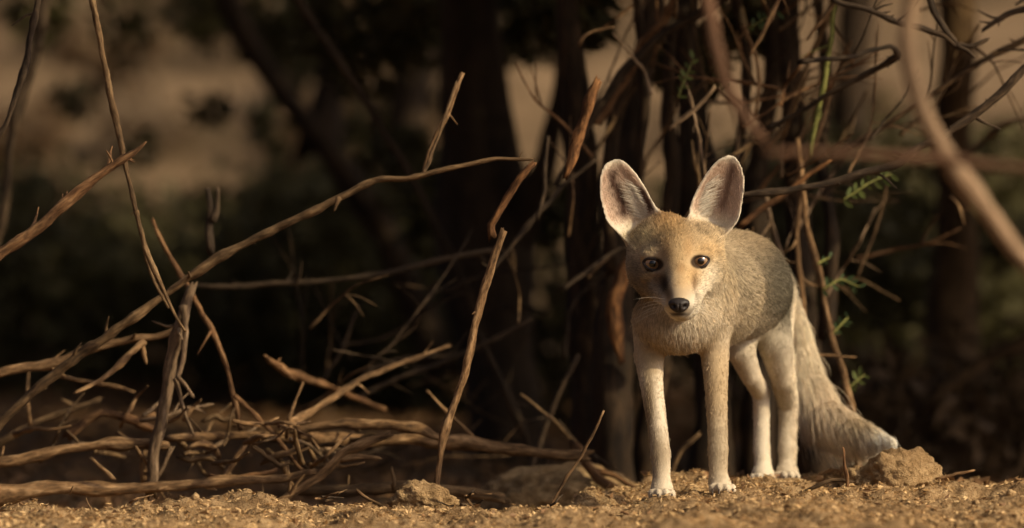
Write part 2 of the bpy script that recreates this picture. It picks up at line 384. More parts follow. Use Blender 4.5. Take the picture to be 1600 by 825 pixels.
stick('stub', 'dark forked stub with a pale torn end', 'stub', [(326, 392), (327, 365), (330, 330), (324, 297)], .5, (7, 9, 8, 5), 'dark', twigs=[(((330, 345), (338, 322), (340, 298)), .5, (5, 3))])
stick('stem', 'grey upright dead stem with a peeling broken top', 'stem', [(300, 452), (292, 480), (278, 520), (268, 560), (264, 610), (254, 660), (244, 705), (236, 770)], .26, (8, 12, 14, 13, 12), 'grey',
      twigs=[(((286, 478), (290, 520), (286, 560), (278, 590)), .24, (5, 4)), (((274, 590), (284, 630), (292, 655), (300, 676)), .24, (4, 3)), (((276, 588), (288, 600), (301, 618)), .23, (4, 2.5))])
stick('twig', 'reddish bent twig hanging left of the pale broken tip', 'twig', [(238, 345), (262, 395), (298, 455), (325, 505), (344, 545), (358, 590), (366, 630), (376, 668)], .34, (4, 5, 5, 4), 'red',
      twigs=[(((366, 618), (395, 645), (425, 675), (455, 715), (478, 742)), .32, (4, 3, 3))])
stick('branch', 'pale knotted branch under the long sloping branch', 'branch', [(-60, 600), (0, 584), (48, 574), (90, 568), (135, 548), (170, 538), (215, 528), (245, 526), (272, 516)], .34, (11, 10, 9, 8, 6), 'pale',
      twigs=[(((226, 532), (195, 562), (160, 592), (120, 613)), (.34, .3), (5, 4, 3)), (((222, 540), (228, 566)), .34, (4, 2))], rough=.2)
stick('stick', 'pale flaky stick between the grey stem and left edge', 'stick', [(90, 588), (120, 594), (152, 598), (180, 603), (208, 612)], .38, (4, 5, 6, 5, 3), 'pale', rough=.25)
stick('stick', 'dim slanting stick behind the pale flaky stick', 'stick', [(-50, 715), (0, 690), (50, 664), (110, 640), (155, 626)], .55, (8, 7, 5), 'brown', twigs=[(((120, 636), (100, 626)), .55, (4, 3))])
stick('stick', 'orange brown crooked stick leaning on the grey stem', 'stick', [(110, 680), (135, 660), (158, 646), (185, 650), (210, 656), (240, 648)], .42, (8, 9, 9, 7), 'red', twigs=[(((196, 652), (225, 664), (245, 672)), .4, (6, 4))], rough=.2)
stick('log', 'wavy weathered log resting left of the grey stem', 'log', [(-60, 725), (0, 720), (40, 716), (90, 706), (135, 698), (175, 690), (215, 692), (262, 696)], .28, (13, 12, 11, 9), 'pale', rough=.18)
stick('log', 'long log running right under the bent twig to the dark trunk', 'log', [(268, 684), (320, 680), (380, 678), (450, 682), (520, 688), (590, 688), (650, 688), (720, 694), (800, 702), (860, 707), (912, 712)], (.34, .42), (9, 11, 12, 12, 11, 9), 'pale', rough=.14)
stick('stick', 'arched pale stick lying on the long log', 'stick', [(466, 674), (510, 664), (560, 661), (615, 662), (655, 668), (684, 684)], .33, (7, 9, 9, 9, 7), 'pale')
stick('log', 'lowest thick log along the edge of the soil', 'log', [(-70, 778), (0, 770), (60, 764), (130, 766), (210, 764), (300, 757), (380, 752), (440, 748), (492, 736)], .24, (15, 14, 13, 12, 8), 'pale', rough=.17)
stick('log', 'short brown log behind the angular clod', 'log', [(470, 768), (530, 766), (590, 762), (640, 760), (700, 764), (750, 770), (780, 776)], .32, (11, 12, 11, 9), 'brown')
stick('branch', 'forked rough branch propped against the long log', 'branch', [(425, 790), (470, 762), (505, 738), (535, 712), (570, 694), (606, 678)], .24, (10, 12, 12, 10, 7), 'pale', twigs=[(((530, 716), (556, 712), (590, 716)), .24, (6, 4))], rough=.2)
stick('branch', 'sunlit bare branch rising out of the log pile', 'branch', [(440, 672), (468, 655), (500, 634), (535, 612), (570, 590), (620, 570), (700, 540)], (.33, .6), (8, 9, 8, 6, 5, 4), 'pale', thorns=3)
stick('branch', 'pointed pale broken tip in the dark behind the log pile', 'branch', [(414, 556), (432, 572), (455, 584), (480, 592), (530, 610), (600, 640)], (.45, .8), (3, 8, 9, 7, 6), 'red', rough=.2)
stick('stick', 'upright slender stick standing left of the dark trunk', 'stick', [(786, 362), (772, 396), (758, 440), (748, 484), (738, 528), (724, 588), (706, 640), (692, 690), (682, 752), (680, 790)], .02, (6, 8, 8, 8, 8, 7, 6), 'pale', thorns=2)
stick('branch', 'rough orange snag pointing at the end of the sloping branch', 'branch', [(834, 256), (812, 278), (794, 306), (778, 330), (766, 352), (768, 366)], .10, (5, 9, 8, 7, 9), 'orange', rough=.4)
stick('twig', 'pale lit twig rising from the sloping branch', 'twig', [(720, 118), (710, 148), (696, 182), (682, 212), (672, 240), (662, 268)], .22, (4, 6, 5, 4), 'pale')
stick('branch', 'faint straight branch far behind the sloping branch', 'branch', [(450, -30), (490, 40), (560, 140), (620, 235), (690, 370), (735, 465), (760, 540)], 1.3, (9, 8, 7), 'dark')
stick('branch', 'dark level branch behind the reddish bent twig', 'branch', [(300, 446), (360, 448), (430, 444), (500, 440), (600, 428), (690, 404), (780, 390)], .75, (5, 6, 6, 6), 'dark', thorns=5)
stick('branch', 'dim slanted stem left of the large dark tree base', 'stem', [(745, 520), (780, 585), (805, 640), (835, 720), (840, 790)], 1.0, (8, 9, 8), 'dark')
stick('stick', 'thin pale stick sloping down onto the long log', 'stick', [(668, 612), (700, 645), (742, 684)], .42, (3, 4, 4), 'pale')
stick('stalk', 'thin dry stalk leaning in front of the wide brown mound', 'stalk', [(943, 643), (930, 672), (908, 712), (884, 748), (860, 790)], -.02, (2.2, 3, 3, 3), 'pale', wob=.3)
stick('lit_trunk_patch', 'peeling orange brown bark strip hanging beside the cheek of the fox', 'sunlit trunk patch', [(992, 396), (972, 424), (962, 470), (960, 520), (970, 562)], .72, (7, 14, 16, 14, 7), 'orange', rough=.3)  # added piece, stands in for a sunlit patch of the trunk
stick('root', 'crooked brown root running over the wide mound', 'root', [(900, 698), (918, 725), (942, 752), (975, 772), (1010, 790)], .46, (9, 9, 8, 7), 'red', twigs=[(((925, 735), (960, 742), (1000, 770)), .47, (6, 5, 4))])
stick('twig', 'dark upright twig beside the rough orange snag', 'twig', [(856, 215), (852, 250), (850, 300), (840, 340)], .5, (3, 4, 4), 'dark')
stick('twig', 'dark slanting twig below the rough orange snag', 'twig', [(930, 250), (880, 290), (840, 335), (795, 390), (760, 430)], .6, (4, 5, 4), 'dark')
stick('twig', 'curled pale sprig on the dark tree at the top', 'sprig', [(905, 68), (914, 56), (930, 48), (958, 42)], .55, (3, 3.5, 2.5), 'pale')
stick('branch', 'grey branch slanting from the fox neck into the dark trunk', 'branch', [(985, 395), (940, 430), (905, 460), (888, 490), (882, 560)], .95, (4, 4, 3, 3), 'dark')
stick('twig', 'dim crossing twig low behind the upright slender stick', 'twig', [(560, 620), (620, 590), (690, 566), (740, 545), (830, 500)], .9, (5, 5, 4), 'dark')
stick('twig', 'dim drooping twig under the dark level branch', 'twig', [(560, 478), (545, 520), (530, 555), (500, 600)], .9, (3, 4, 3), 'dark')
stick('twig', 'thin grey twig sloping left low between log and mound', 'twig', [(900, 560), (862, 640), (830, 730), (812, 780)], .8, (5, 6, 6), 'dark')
# heap of small broken sticks by the grey stem: each laid by hand
for k, (lab, pts, r, m, Y) in enumerate((
    ('short pale stick crossing under the reddish bent twig', [(352, 746), (372, 716), (392, 690)], (5, 6, 5), 'pale', .28),
    ('curved brown stick at the foot of the reddish twig', [(392, 690), (412, 712), (440, 728), (452, 720)], (5, 5, 4), 'brown', .29),
    ('knobbly stick pointing right over the heap', [(410, 722), (436, 712), (462, 706), (480, 698)], (5, 7, 5), 'pale', .3),
    ('bleached curled stick under the long log', [(296, 700), (318, 692), (336, 700), (342, 712)], (4, 7, 5), 'pale', .3),
    ('dark bent stick under the bleached curled stick', [(282, 712), (300, 722), (326, 716), (350, 722)], (5, 5, 4), 'brown', .3),
    ('stubby upright peg beside the grey stem foot', [(222, 745), (224, 722), (228, 708)], (6, 7, 5), 'pale', .3),
    ('slim stick sloping from the grey stem foot', [(268, 700), (258, 724), (246, 748)], (4, 5, 4), 'grey', .27),
    ('thin stick leaning over the wavy log', [(142, 716), (160, 732), (176, 750)], (3, 4, 3), 'pale', .22),
    ('slender stick tip above the wavy log', [(106, 672), (118, 686), (130, 702)], (2.5, 3, 3), 'brown', .3),
    ('pale twig bits end above the heap', [(366, 666), (386, 660), (404, 664)], (3, 4, 3), 'pale', .36),
    ('crumpled brown stick above the long log', [(318, 660), (336, 650), (352, 656), (368, 648)], (5, 6, 5), 'brown', .4),
    ('short bark strip across the lowest log', [(330, 742), (362, 748), (398, 744), (430, 736)], (4, 5, 4), 'red', .26),
    ('broken peg sticking up by the short brown log', [(612, 760), (615, 745), (613, 730)], (5, 4, 2), 'brown', .28),
    ('thin stick poking from the soil before the short log', [(560, 770), (582, 782), (606, 798)], (3, 3, 3), 'pale', .04),
    ('dark thin stick lying on soil right of the small clod', [(690, 800), (720, 798), (752, 806), (790, 830)], (3, 3, 3), 'dark', -.08),
    ('pale straw leaning by the dark thin stick', [(726, 776), (738, 790), (756, 812)], (2, 2.5, 2), 'pale', -.02),
    ('long straw lying flat at the lower left soil', [(158, 815), (210, 822), (262, 832)], (2.5, 3, 2.5), 'pale', -.42),
    ('pale straw lying right of the large sandy clod', [(1462, 747), (1490, 742), (1520, 736)], (2.5, 3, 2.5), 'pale', .1),
    ('reddish stalk upright before the tail', [(1324, 768), (1322, 735), (1317, 702)], (3.5, 3, 2), 'red', .02),
    ('dark root loop in the soil below the tail', [(1262, 766), (1285, 752), (1310, 748), (1332, 754)], (4, 4, 3), 'brown', .06),
    ('thin level twig right of the tail base', [(1262, 556), (1290, 556), (1336, 558)], (2, 2.5, 2), 'pale', .5),
    ('brown twig behind the legs near the paws', [(1040, 760), (1052, 730), (1064, 700), (1090, 680)], (5, 5, 4), 'brown', .6),
    )):
    stick('stick', lab, 'stick', pts, Y, r, m, sides=8, wob=.7, rough=.2)
# pale flakes among the heap and on the soil
for lab, px, py, Y, s in (('pale wood flake on the soil left of the paws', 776, 800, -.10, 15), ('white flake at the soil edge below the logs', 520, 795, -.05, 8), ('bleached flake on the left soil below the hump', 372, 812, -.1, 7)):
    v, f = ico(2); v = nrm(v) * np.array([1, .6, .45]) * RM(s, Y); v *= (1 + .2 * vnoise(v * 150, s))[:, None]
    v = v @ np.array(Euler((.3, .5, .2)).to_matrix()).T
    o = mesh_obj('wood_flake', v, f, CHIP); c_ = P(px, py, Y); c_[2] = G(c_[0], c_[1]) + RM(s * .3, Y); o.location = c_; tag(o, lab, 'flake')

# --- right side of the picture
stick('branch', 'long dark thorny branch rising right from behind the ear', 'branch', [(1140, 308), (1180, 302), (1240, 298), (1310, 282), (1372, 264), (1404, 256), (1436, 228), (1476, 210), (1520, 182), (1562, 148), (1600, 108), (1650, 70)], .26, (5, 7, 7, 7, 8, 10, 11), 'dark', thorns=6)
stick('branch', 'dark forked branch across the top behind the pale blurred limb', 'branch', [(1290, -10), (1312, 4), (1356, 14), (1402, 34), (1448, 48), (1476, 58), (1498, 76)], .36, (6, 6, 6, 5), 'dark',
      twigs=[(((1446, -20), (1458, 16), (1476, 44), (1492, 62)), .36, (5, 5, 5)), (((1494, 70), (1520, 72), (1542, 62)), .36, (4, 2.5)), (((1496, 72), (1512, 80), (1520, 88)), .36, (4, 2.5))], thorns=4)
stick('branch', 'dark branch entering at the upper right edge', 'branch', [(1660, -10), (1610, 12), (1580, 20), (1552, 36), (1536, 48)], .45, (8, 7, 5, 3), 'dark', thorns=3)
stick('branch', 'bent brown branch turning back above the dark thorny branch', 'branch', [(1255, 95), (1330, 88), (1392, 72), (1406, 88), (1376, 102), (1338, 126), (1290, 150), (1250, 176), (1200, 200)], (.4, .55), (4, 5, 6, 6, 5, 5, 5), 'dark', thorns=4)
stick('branch', 'thin brown branch crossing the pale blurred limb', 'branch', [(1670, 30), (1600, 62), (1510, 112), (1455, 148), (1420, 170), (1385, 196), (1348, 222), (1300, 250)], .6, (7, 6, 5, 5), 'brown', thorns=3)
stick('limb', 'pale blurred limb curving down at the right', 'limb', [(1440, -80), (1425, 0), (1418, 70), (1425, 130), (1450, 195), (1492, 262), (1545, 335), (1600, 405), (1680, 500)], -1.75, (17, 17, 18, 18, 18, 19), 'tan', rough=.06)
stick('limb', 'soft reddish limb ending in a blurred knot above the right ear', 'limb', [(1085, -90), (1102, 0), (1114, 60), (1132, 125), (1164, 185), (1196, 222)], -1.7, (15, 16, 15, 12, 8), 'dusky', rough=.1)
stick('limb', 'blurred reddish limb level across the right edge', 'limb', [(1196, 236), (1290, 238), (1400, 246), (1500, 252), (1620, 264), (1700, 270)], -2.0, (6, 9, 9, 8), 'dusky', rough=.1)
stick('stem', 'thin green stem upright at the upper right thicket', 'stem', [(1312, -40), (1304, 10), (1297, 70), (1288, 130), (1276, 180), (1266, 240)], .55, (5, 5, 5, 4), 'green')
stick('stem', 'pale kinked stem behind the back of the fox', 'stem', [(1296, 150), (1286, 190), (1272, 225), (1252, 262), (1252, 310), (1244, 360), (1250, 430), (1256, 520)], .62, (5, 6, 6, 6, 5), 'pale')
stick('stem', 'pale long stem descending right of the fox rump', 'stem', [(1246, 220), (1256, 300), (1262, 355), (1278, 420), (1292, 490), (1310, 560), (1325, 610), (1336, 660), (1344, 740)], .58, (5, 6, 7, 7, 7, 6), 'pale')
stick('twig', 'orange lit twig behind the right ear', 'twig', [(1160, 352), (1190, 328), (1224, 304), (1262, 274), (1296, 252)], .48, (6, 6, 6, 4), 'orange')
stick('stem', 'grey thin stem between right ear and pale kinked stem', 'stem', [(1196, 300), (1204, 340), (1218, 390), (1228, 440)], .6, (5, 6, 5), 'grey')
stick('twig', 'hanging hair thin twig above the soft green leaf', 'twig', [(1388, 270), (1382, 310), (1368, 360), (1340, 430)], .8, (2, 3, 2.5), 'brown')
stick('branch', 'dim blurred branch low at the right edge', 'branch', [(1430, 655), (1480, 605), (1530, 568), (1600, 530), (1700, 490)], 2.0, (12, 15, 14), 'brown')
stick('twig', 'tiny pale curled twig under the pale limb', 'twig', [(1484, 306), (1498, 320), (1506, 350)], .9, (2, 3, 2), 'pale')
stick('branch', 'faint brown branch at the right below the thorny branch', 'branch', [(1510, 245), (1545, 212), (1580, 190), (1640, 180)], 1.4, (5, 5, 4), 'brown')
stick('twig', 'pale straight twig leaning at the top of the thicket', 'twig', [(1226, -20), (1206, 20), (1188, 58), (1172, 84)], .45, (4, 5, 5, 3), 'pale')
stick('twig', 'short pale twig before the brown stems above the head', 'twig', [(1048, 200), (1072, 180), (1096, 160), (1118, 136)], .5, (4, 4, 3), 'grey')
stick('twig', 'thin straight twig between the two ears', 'twig', [(1078, 150), (1086, 185), (1094, 230), (1102, 275)], .5, (3, 3.5, 3), 'grey')
stick('branch', 'dark crossing branch rising from the black trunk to the top', 'branch', [(870, 290), (900, 235), (935, 175), (972, 112), (1030, 58), (1090, 24), (1150, -20)], .7, (6, 8, 10, 10, 9), 'dark', thorns=4)
stick('branch', 'torn orange branch glowing in sun left of the ear', 'branch', [(884, 275), (896, 240), (908, 200), (922, 165), (936, 130)], .22, (7, 11, 13, 11, 8), 'orange', rough=.3)
stick('branch', 'brown bent branch above the torn orange branch', 'branch', [(936, 190), (962, 150), (986, 112), (1000, 70), (1040, 30), (1060, -20)], .75, (7, 9, 8, 7), 'red', rough=.2)
stick('twig', 'pale thin twig hanging between the brown stems', 'twig', [(1160, 40), (1180, 80), (1186, 130), (1180, 180)], .6, (4, 4, 3), 'pale')
stick('branch', 'grey slanting branch above the dark thorny branch', 'branch', [(1200, 230), (1230, 190), (1250, 130), (1280, 60), (1310, -20)], .8, (5, 6, 6), 'brown')
stick('twig', 'pale slanted twig from the green stem to the top', 'twig', [(1262, 60), (1280, 38), (1300, 12), (1320, -20)], .5, (3, 3.5, 3), 'pale')

# fine dead twigs tangled through the shaded thicket, and the small broken ones in the heap
tw = random.Random(5)
def fine(zone, count, label, cat, group, ylo, yhi, lng, rr_, mats, ang):
    for i in range(count):
        x, y = tw.uniform(zone[0], zone[2]), tw.uniform(zone[1], zone[3]); Y = tw.uniform(ylo, yhi); l = tw.uniform(*lng); a = tw.gauss(*ang)
        p_ = [(x, y, Y)]; yy = Y
        for k in range(3):
            a += tw.gauss(0, .28); x += math.cos(a) * l / 3; y -= math.sin(a) * l / 3; yy += tw.uniform(-.05, .05); p_.append((x, y, yy))
        m_ = tw.choice(mats); r0 = tw.uniform(*rr_)
        q = np.array([P(*u) for u in p_]); 
        if q[:, 2].min() < float(G(q[0, 0], q[0, 1])): q[:, 2] += float(G(q[0, 0], q[0, 1])) - q[:, 2].min() + .004
        o, c, rr, tan = tube_obj('twig', q, RM(r0, Y) * np.array([1, .9, .7, .45]), m_, sides=6, blunt=False)
        tag(o, label, cat, group)
        for k in range(2 if l > 90 else 0):
            b_ = c[int(len(c) * tw.uniform(.3, .8))]; d_ = nrm((q[3] - q[0]) + np.array([tw.gauss(0, 1), tw.gauss(0, .6), tw.gauss(0, 1)]) * np.linalg.norm(q[3] - q[0]) * .6) * RM(l * .35, Y)
            tube_obj('side_twig', [b_, b_ + d_ * .5 + np.array([0, 0, .004]), b_ + d_], RM(r0, Y) * np.array([.55, .4, .25]), m_, o, sides=5, blunt=False)
fine((880, -40, 1340, 480), 64, 'fine dead twig tangled in the shaded thicket behind the head', 'twig', 'fine twigs in the thicket', .5, 1.0, (90, 260), (1.6, 3.4), ('brown', 'brown', 'grey', 'pale', 'red', 'dark'), (1.25, .65))
fine((470, 430, 900, 740), 26, 'fine dim twig in the dark gap above the logs', 'twig', 'fine twigs above the logs', .5, 1.3, (90, 240), (1.5, 3.2), ('dark', 'dark', 'brown', 'trunk'), (.6, .8))
fine((1340, -20, 1640, 260), 9, 'fine dark twig among the upper right branches', 'twig', 'fine twigs at the upper right', .4, 1.2, (90, 220), (1.8, 3.4), ('dark', 'brown'), (.5, .5))
fine((270, 655, 500, 735), 30, 'short broken twig lying in the stick heap', 'twig', 'broken twigs in the heap', .22, .42, (35, 95), (2.5, 5), ('pale', 'pale', 'brown', 'grey'), (.2, .6))
fine((0, 640, 260, 745), 12, 'short broken twig lying among the weathered logs', 'twig', 'broken twigs by the logs', .25, .5, (40, 120), (2.2, 4), ('pale', 'brown', 'grey'), (.2, .7))
fine((20, 772, 900, 792), 16, 'dry twig crumb lying on the lit soil edge', 'twig', 'twig crumbs on the soil', -.1, .05, (14, 40), (1.2, 2.4), ('pale', 'brown', 'dark'), (.1, .5))

# leaf sprays
def spray(label, base, tip, Y, n, L, m, droop=.0):
    a, b = P(*base, Y), P(*tip, Y + .02)
    o, c, rr, tan = tube_obj('leaf_spray', [a, (a + b) / 2 + np.array([0, 0, droop]), b], [.0016, .0013, .0008], 'green', sides=6)
    tag(o, label, 'leaf spray')
    for k in range(n):
        t = (k + 1) / n; i = int(t * (len(c) - 1)); sgn = 1 if k % 2 else -1
        side = nrm(np.cross(tan[i], np.array([.2, 1, .3]))) * sgn
        d = nrm(side + tan[i] * .6 + rng.normal(size=3) * .25); u = nrm(np.cross(d, np.array([rng.uniform(-.4, .4), 1, .5])))
        s = np.cross(d, u)
        l = L * rng.uniform(.7, 1.15); q = c[i]
        v = [q, q + d * l * .3 + u * l * .19 + s * .05 * l, q + d * l * .7 + u * l * .17 + s * .05 * l, q + d * l, q + d * l * .7 - u * l * .17 + s * .05 * l, q + d * l * .3 - u * l * .19 + s * .05 * l, q + d * l * .5]
        mesh_obj('leaf', v, np.array([[0, 1, 6], [1, 2, 6], [2, 3, 6], [3, 4, 6], [4, 5, 6], [5, 0, 6]]), m, o)
spray('bright yellow green leaf spray below the thorny branch', (1318, 312), (1392, 272), .5, 13, .017, LEAF_BRIGHT, .004)
spray('soft green feathery leaf right of the pale long stem', (1286, 452), (1342, 448), .55, 12, .014, LEAF_BLUE, .012)
spray('small green leaf tuft below the feathery leaf', (1302, 520), (1325, 496), .55, 8, .014, LEAF_BLUE)
spray('dim green leaf tuft low beside the tail', (1318, 612), (1350, 586), .6, 9, .015, LEAF_BRIGHT)
spray('tiny green leaflet pair beside the fox back', (1278, 412), (1296, 402), .55, 4, .011, LEAF_BLUE)
spray('green leaf tuft in the thicket above the head', (1060, 150), (1084, 92), .55, 10, .013, LEAF_BRIGHT)
spray('green leaves at the top between the brown stems', (1170, 44), (1214, 18), .6, 9, .015, LEAF_BLUE)
spray('small green leaves beside the reddish blurred limb', (1130, 140), (1120, 90), .7, 8, .015, LEAF_BLUE)

# ------------------------------------------------------------------ trees
def leaf_cloud(centres, radii, n, L, W, seed, flat=.6):
    r = np.random.default_rng(seed); centres = np.asarray(centres, float); radii = np.asarray(radii, float)
    wts = radii ** 2; k = r.choice(len(centres), n, p=wts / wts.sum())
    d = nrm(r.normal(size=(n, 3))) * (r.random((n, 1)) ** .45); d[:, 2] *= flat
    return cards(centres[k] + d * radii[k][:, None], L, W, seed + 1, bend=.2)
def tree(name, label, cat, stems, crown_c, crown_r, nleaf, m='trunk', hang=(), leafm=None, seed=1, L=.085, W=.045, group=None, limbs=7, nblob=34, hangL=.05):
    """stems: [(points in the world, radii)]; the first is the trunk; crown: clumps through an ellipsoid"""
    o, c, rr, tan = tube_obj('trunk', stems[0][0], stems[0][1], m, sides=14, rough=.16, step=.03)
    root = bpy.data.objects.new(name, None); C.objects.link(root); root.location = tuple(stems[0][0][0])
    bpy.context.view_layer.update()
    def par(x): x.parent = root; x.matrix_parent_inverse = root.matrix_world.inverted()
    par(o); tag(root, label, cat, group)
    for pts, rad in stems[1:]:
        par(tube_obj('stem', pts, rad, m, sides=12, rough=.18, step=.02)[0])
    r = np.random.default_rng(seed); cc = np.asarray(crown_c, float); cr = np.asarray(crown_r, float)
    d = nrm(r.normal(size=(nblob, 3))) * (r.random((nblob, 1)) ** .4); cen = cc + d * cr
    cen[:, 2] = np.maximum(cen[:, 2], cc[2] - cr[2] * .8)
    rad = r.uniform(.22, .42, nblob) * cr.mean() * .75
    ends = [np.asarray(s[0][-1]) for s in stems]
    for k in range(limbs):
        e = ends[k % len(ends)]; q = cen[k]; mid = (e + q) / 2 + np.array([0, 0, .12 * cr[2]]) + r.normal(size=3) * .06
        par(tube_obj('limb', [e, mid, q], [.022, .014, .006], m, sides=7, rough=.15, step=.03)[0])
    v, f = leaf_cloud(cen, rad, nleaf, L, W, seed + 3)
    if len(hang):
        hc = np.array([P(a, b, Y) for a, b, Y, R_, n_ in hang])
        for q, (a, b, Y, R_, n_) in zip(hc, hang):
            v2, f2 = leaf_cloud([q], [RM(R_, Y)], n_, hangL, hangL * .5, int(a + b), 1.0)
            f = np.vstack([f, f2 + len(v)]); v = np.vstack([v, v2])
    cw = mesh_obj('crown', v, f, leafm or LEAF_DARK, smooth=False); par(cw)
    return root
def pts(*a): return [P(*q) for q in a]
def g(x, y): return np.array([x, y, float(G(x, y)) - .05])

# the many stemmed thorn tree right behind the fox
base = P(1085, 760, 1.05)
def st(l, r): return ([P(a, b, y) for a, b, y in l], [RM(q * .78, 1.1) for q in np.interp(np.linspace(0, 1, len(l)), np.linspace(0, 1, len(r)), r)])
tree('thorn_tree', 'many stemmed thorn tree rising right behind the fox', 'tree', [
    st([(960, 800, 1.0), (952, 700, .95), (958, 560, .95), (962, 430, 1.0), (985, 250, 1.05), (1010, 80, 1.1), (1030, -80, 1.15), (1040, -330, 1.2)], (48, 42, 36, 32, 26, 22, 20, 18)),
    st([(940, 780, 1.05), (915, 640, 1.1), (918, 420, 1.1), (905, 220, 1.1), (890, 60, 1.1), (880, -120, 1.1), (860, -320, 1.1)], (36, 34, 26, 20, 18, 16)),
    st([(1010, 790, 1.0), (1030, 560, 1.0), (1040, 380, 1.0), (1055, 270, 1.0), (1042, 180, 1.0), (1050, 60, 1.0), (1065, -100, 1.0)], (28, 24, 18, 13, 12, 11)),
    st([(1120, 790, 1.1), (1100, 520, 1.15), (1090, 300, 1.15), (1075, 120, 1.2), (1080, -60, 1.2), (1080, -350, 1.25)], (40, 36, 30, 26, 24)),
    st([(1180, 780, 1.1), (1190, 500, 1.15), (1180, 300, 1.2), (1205, 120, 1.2), (1200, -80, 1.2), (1230, -330, 1.3)], (40, 30, 24, 20, 18)),
    st([(1290, 780, .95), (1278, 620, .95), (1262, 470, .95), (1250, 330, 1.0), (1240, 180, 1.0), (1236, 20, 1.05), (1240, -160, 1.1)], (44, 36, 28, 22, 20, 17)),
    st([(1010, 560, .9), (1004, 430, .85), (1000, 240, .8), (1008, 160, .8), (1002, 60, .8), (990, -60, .8)], (12, 10, 9, 8)),
    st([(1130, 420, .9), (1150, 260, .9), (1168, 140, .85), (1160, 40, .85), (1140, -80, .85)], (12, 11, 9, 8)),
    st([(960, 420, .9), (945, 300, .9), (960, 190, .9), (1000, 90, .9), (1070, 10, .95), (1140, -70, 1.0)], (14, 13, 12, 10)),
    st([(1290, 520, .9), (1300, 360, .9), (1282, 230, .95), (1290, 100, 1.0), (1270, -80, 1.0)], (14, 13, 11, 10)),
    ], (.55, 1.25, 1.5), (1.9, .98, .68), 17000, seed=3,
    hang=((1080, 100, 1.3, 60, 160), (900, 20, 1.4, 70, 200), (1170, 30, 1.3, 60, 140)) + tuple((x_, -150 + 35 * ((x_ // 85) % 3 - 1), .42 + .09 * ((x_ // 85) % 4), 80, 210) for x_ in range(830, 2080, 85)))  # leaf row above the frame, added to the crown to block sun
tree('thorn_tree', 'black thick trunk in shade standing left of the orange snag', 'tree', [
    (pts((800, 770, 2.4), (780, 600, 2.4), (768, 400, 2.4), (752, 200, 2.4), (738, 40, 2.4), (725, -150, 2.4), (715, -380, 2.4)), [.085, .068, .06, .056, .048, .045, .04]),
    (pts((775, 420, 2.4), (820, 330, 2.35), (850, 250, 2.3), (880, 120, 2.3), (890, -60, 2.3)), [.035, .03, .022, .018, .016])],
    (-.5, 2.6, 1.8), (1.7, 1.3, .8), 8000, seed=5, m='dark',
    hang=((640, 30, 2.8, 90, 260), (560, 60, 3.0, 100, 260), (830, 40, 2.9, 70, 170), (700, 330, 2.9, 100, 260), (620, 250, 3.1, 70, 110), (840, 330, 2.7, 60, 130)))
tree('thorn_tree', 'leaning dim tree crossing the bright slope at the left', 'tree', [
    (pts((690, 560, 3.8), (590, 360, 3.8), (500, 230, 3.8), (430, 130, 3.8), (370, 30, 3.8), (300, -160, 3.8), (240, -420, 3.8)), [.034, .03, .026, .024, .022, .022, .02]),
    (pts((500, 230, 3.8), (520, 100, 3.9), (500, -40, 3.9), (480, -250, 3.9)), [.03, .028, .026, .024])],
    (-1.4, 3.9, 2.1), (1.8, 1.3, .8), 6500, seed=8,
    hang=((440, 40, 4.2, 80, 200), (330, 20, 4.4, 70, 150), (520, 330, 4.3, 90, 220), (60, 20, 4.5, 60, 90), (430, 300, 4.5, 50, 60), (200, 40, 4.4, 70, 60), (60, 330, 4.6, 60, 80), (330, 170, 4.2, 40, 36), (210, 235, 4.5, 40, 26), (120, 150, 4.6, 40, 24), (420, 190, 4.6, 50, 50)))
tree('thorn_tree', 'tan blurred trunk upright behind the upper right branches', 'tree', [
    (pts((1470, 740, 3.0), (1480, 500, 3.0), (1492, 300, 3.0), (1496, 180, 3.0), (1500, 60, 3.0), (1492, -100, 3.0), (1500, -380, 3.0)), [.045, .04, .034, .032, .03, .03, .028])],
    (1.3, 2.8, 1.95), (1.7, 1.2, .8), 9750, seed=12, m='brown', hang=((1400, 440, 3.4, 90, 220), (1560, 380, 3.6, 60, 80)))
tree('thorn_tree', 'bushy tree with its trunk just outside the left edge', 'tree', [
    ([g(-1.35, 2.6), np.array([-1.38, 2.6, .5]), np.array([-1.45, 2.6, 1.3]), np.array([-1.5, 2.6, 1.9])], [.08, .07, .06, .05])],
    (-1.9, 2.5, 1.85), (1.4, 1.3, .75), 6000, seed=15)
tree('thorn_tree', 'bushy tree with its trunk just outside the right edge', 'tree', [  # out of view, added to keep the sun off the stems
    ([g(1.25, 1.3), np.array([1.28, 1.3, .5]), np.array([1.45, 1.3, 1.0]), np.array([1.7, 1.3, 1.5])], [.08, .07, .055, .04])],
    (1.9, 1.3, 1.25), (1.1, .8, .62), 14000, seed=18)
tree('thorn_tree', 'unseen small dense tree added past the right edge as shade', 'tree', [  # added shade caster, out of view on the right
    ([g(1.15, 1.0), np.array([1.17, 1.0, .4]), np.array([1.22, 1.05, .8]), np.array([1.25, 1.1, 1.3])], [.05, .045, .035, .025])],
    (1.35, 1.12, .75), (.5, .5, .6), 9000, seed=58)
tree('thorn_tree', 'unseen low spreading tree added beyond the right edge to shade the thicket', 'tree', [  # out of view, added so its low crown darkens the trunks
    ([g(2.5, 2.6), np.array([2.5, 2.6, .4]), np.array([2.4, 2.55, .9]), np.array([2.3, 2.5, 1.4])], [.08, .07, .055, .04])],
    (2.3, 2.35, 1.05), (1.1, 1.0, .8), 16000, seed=52)
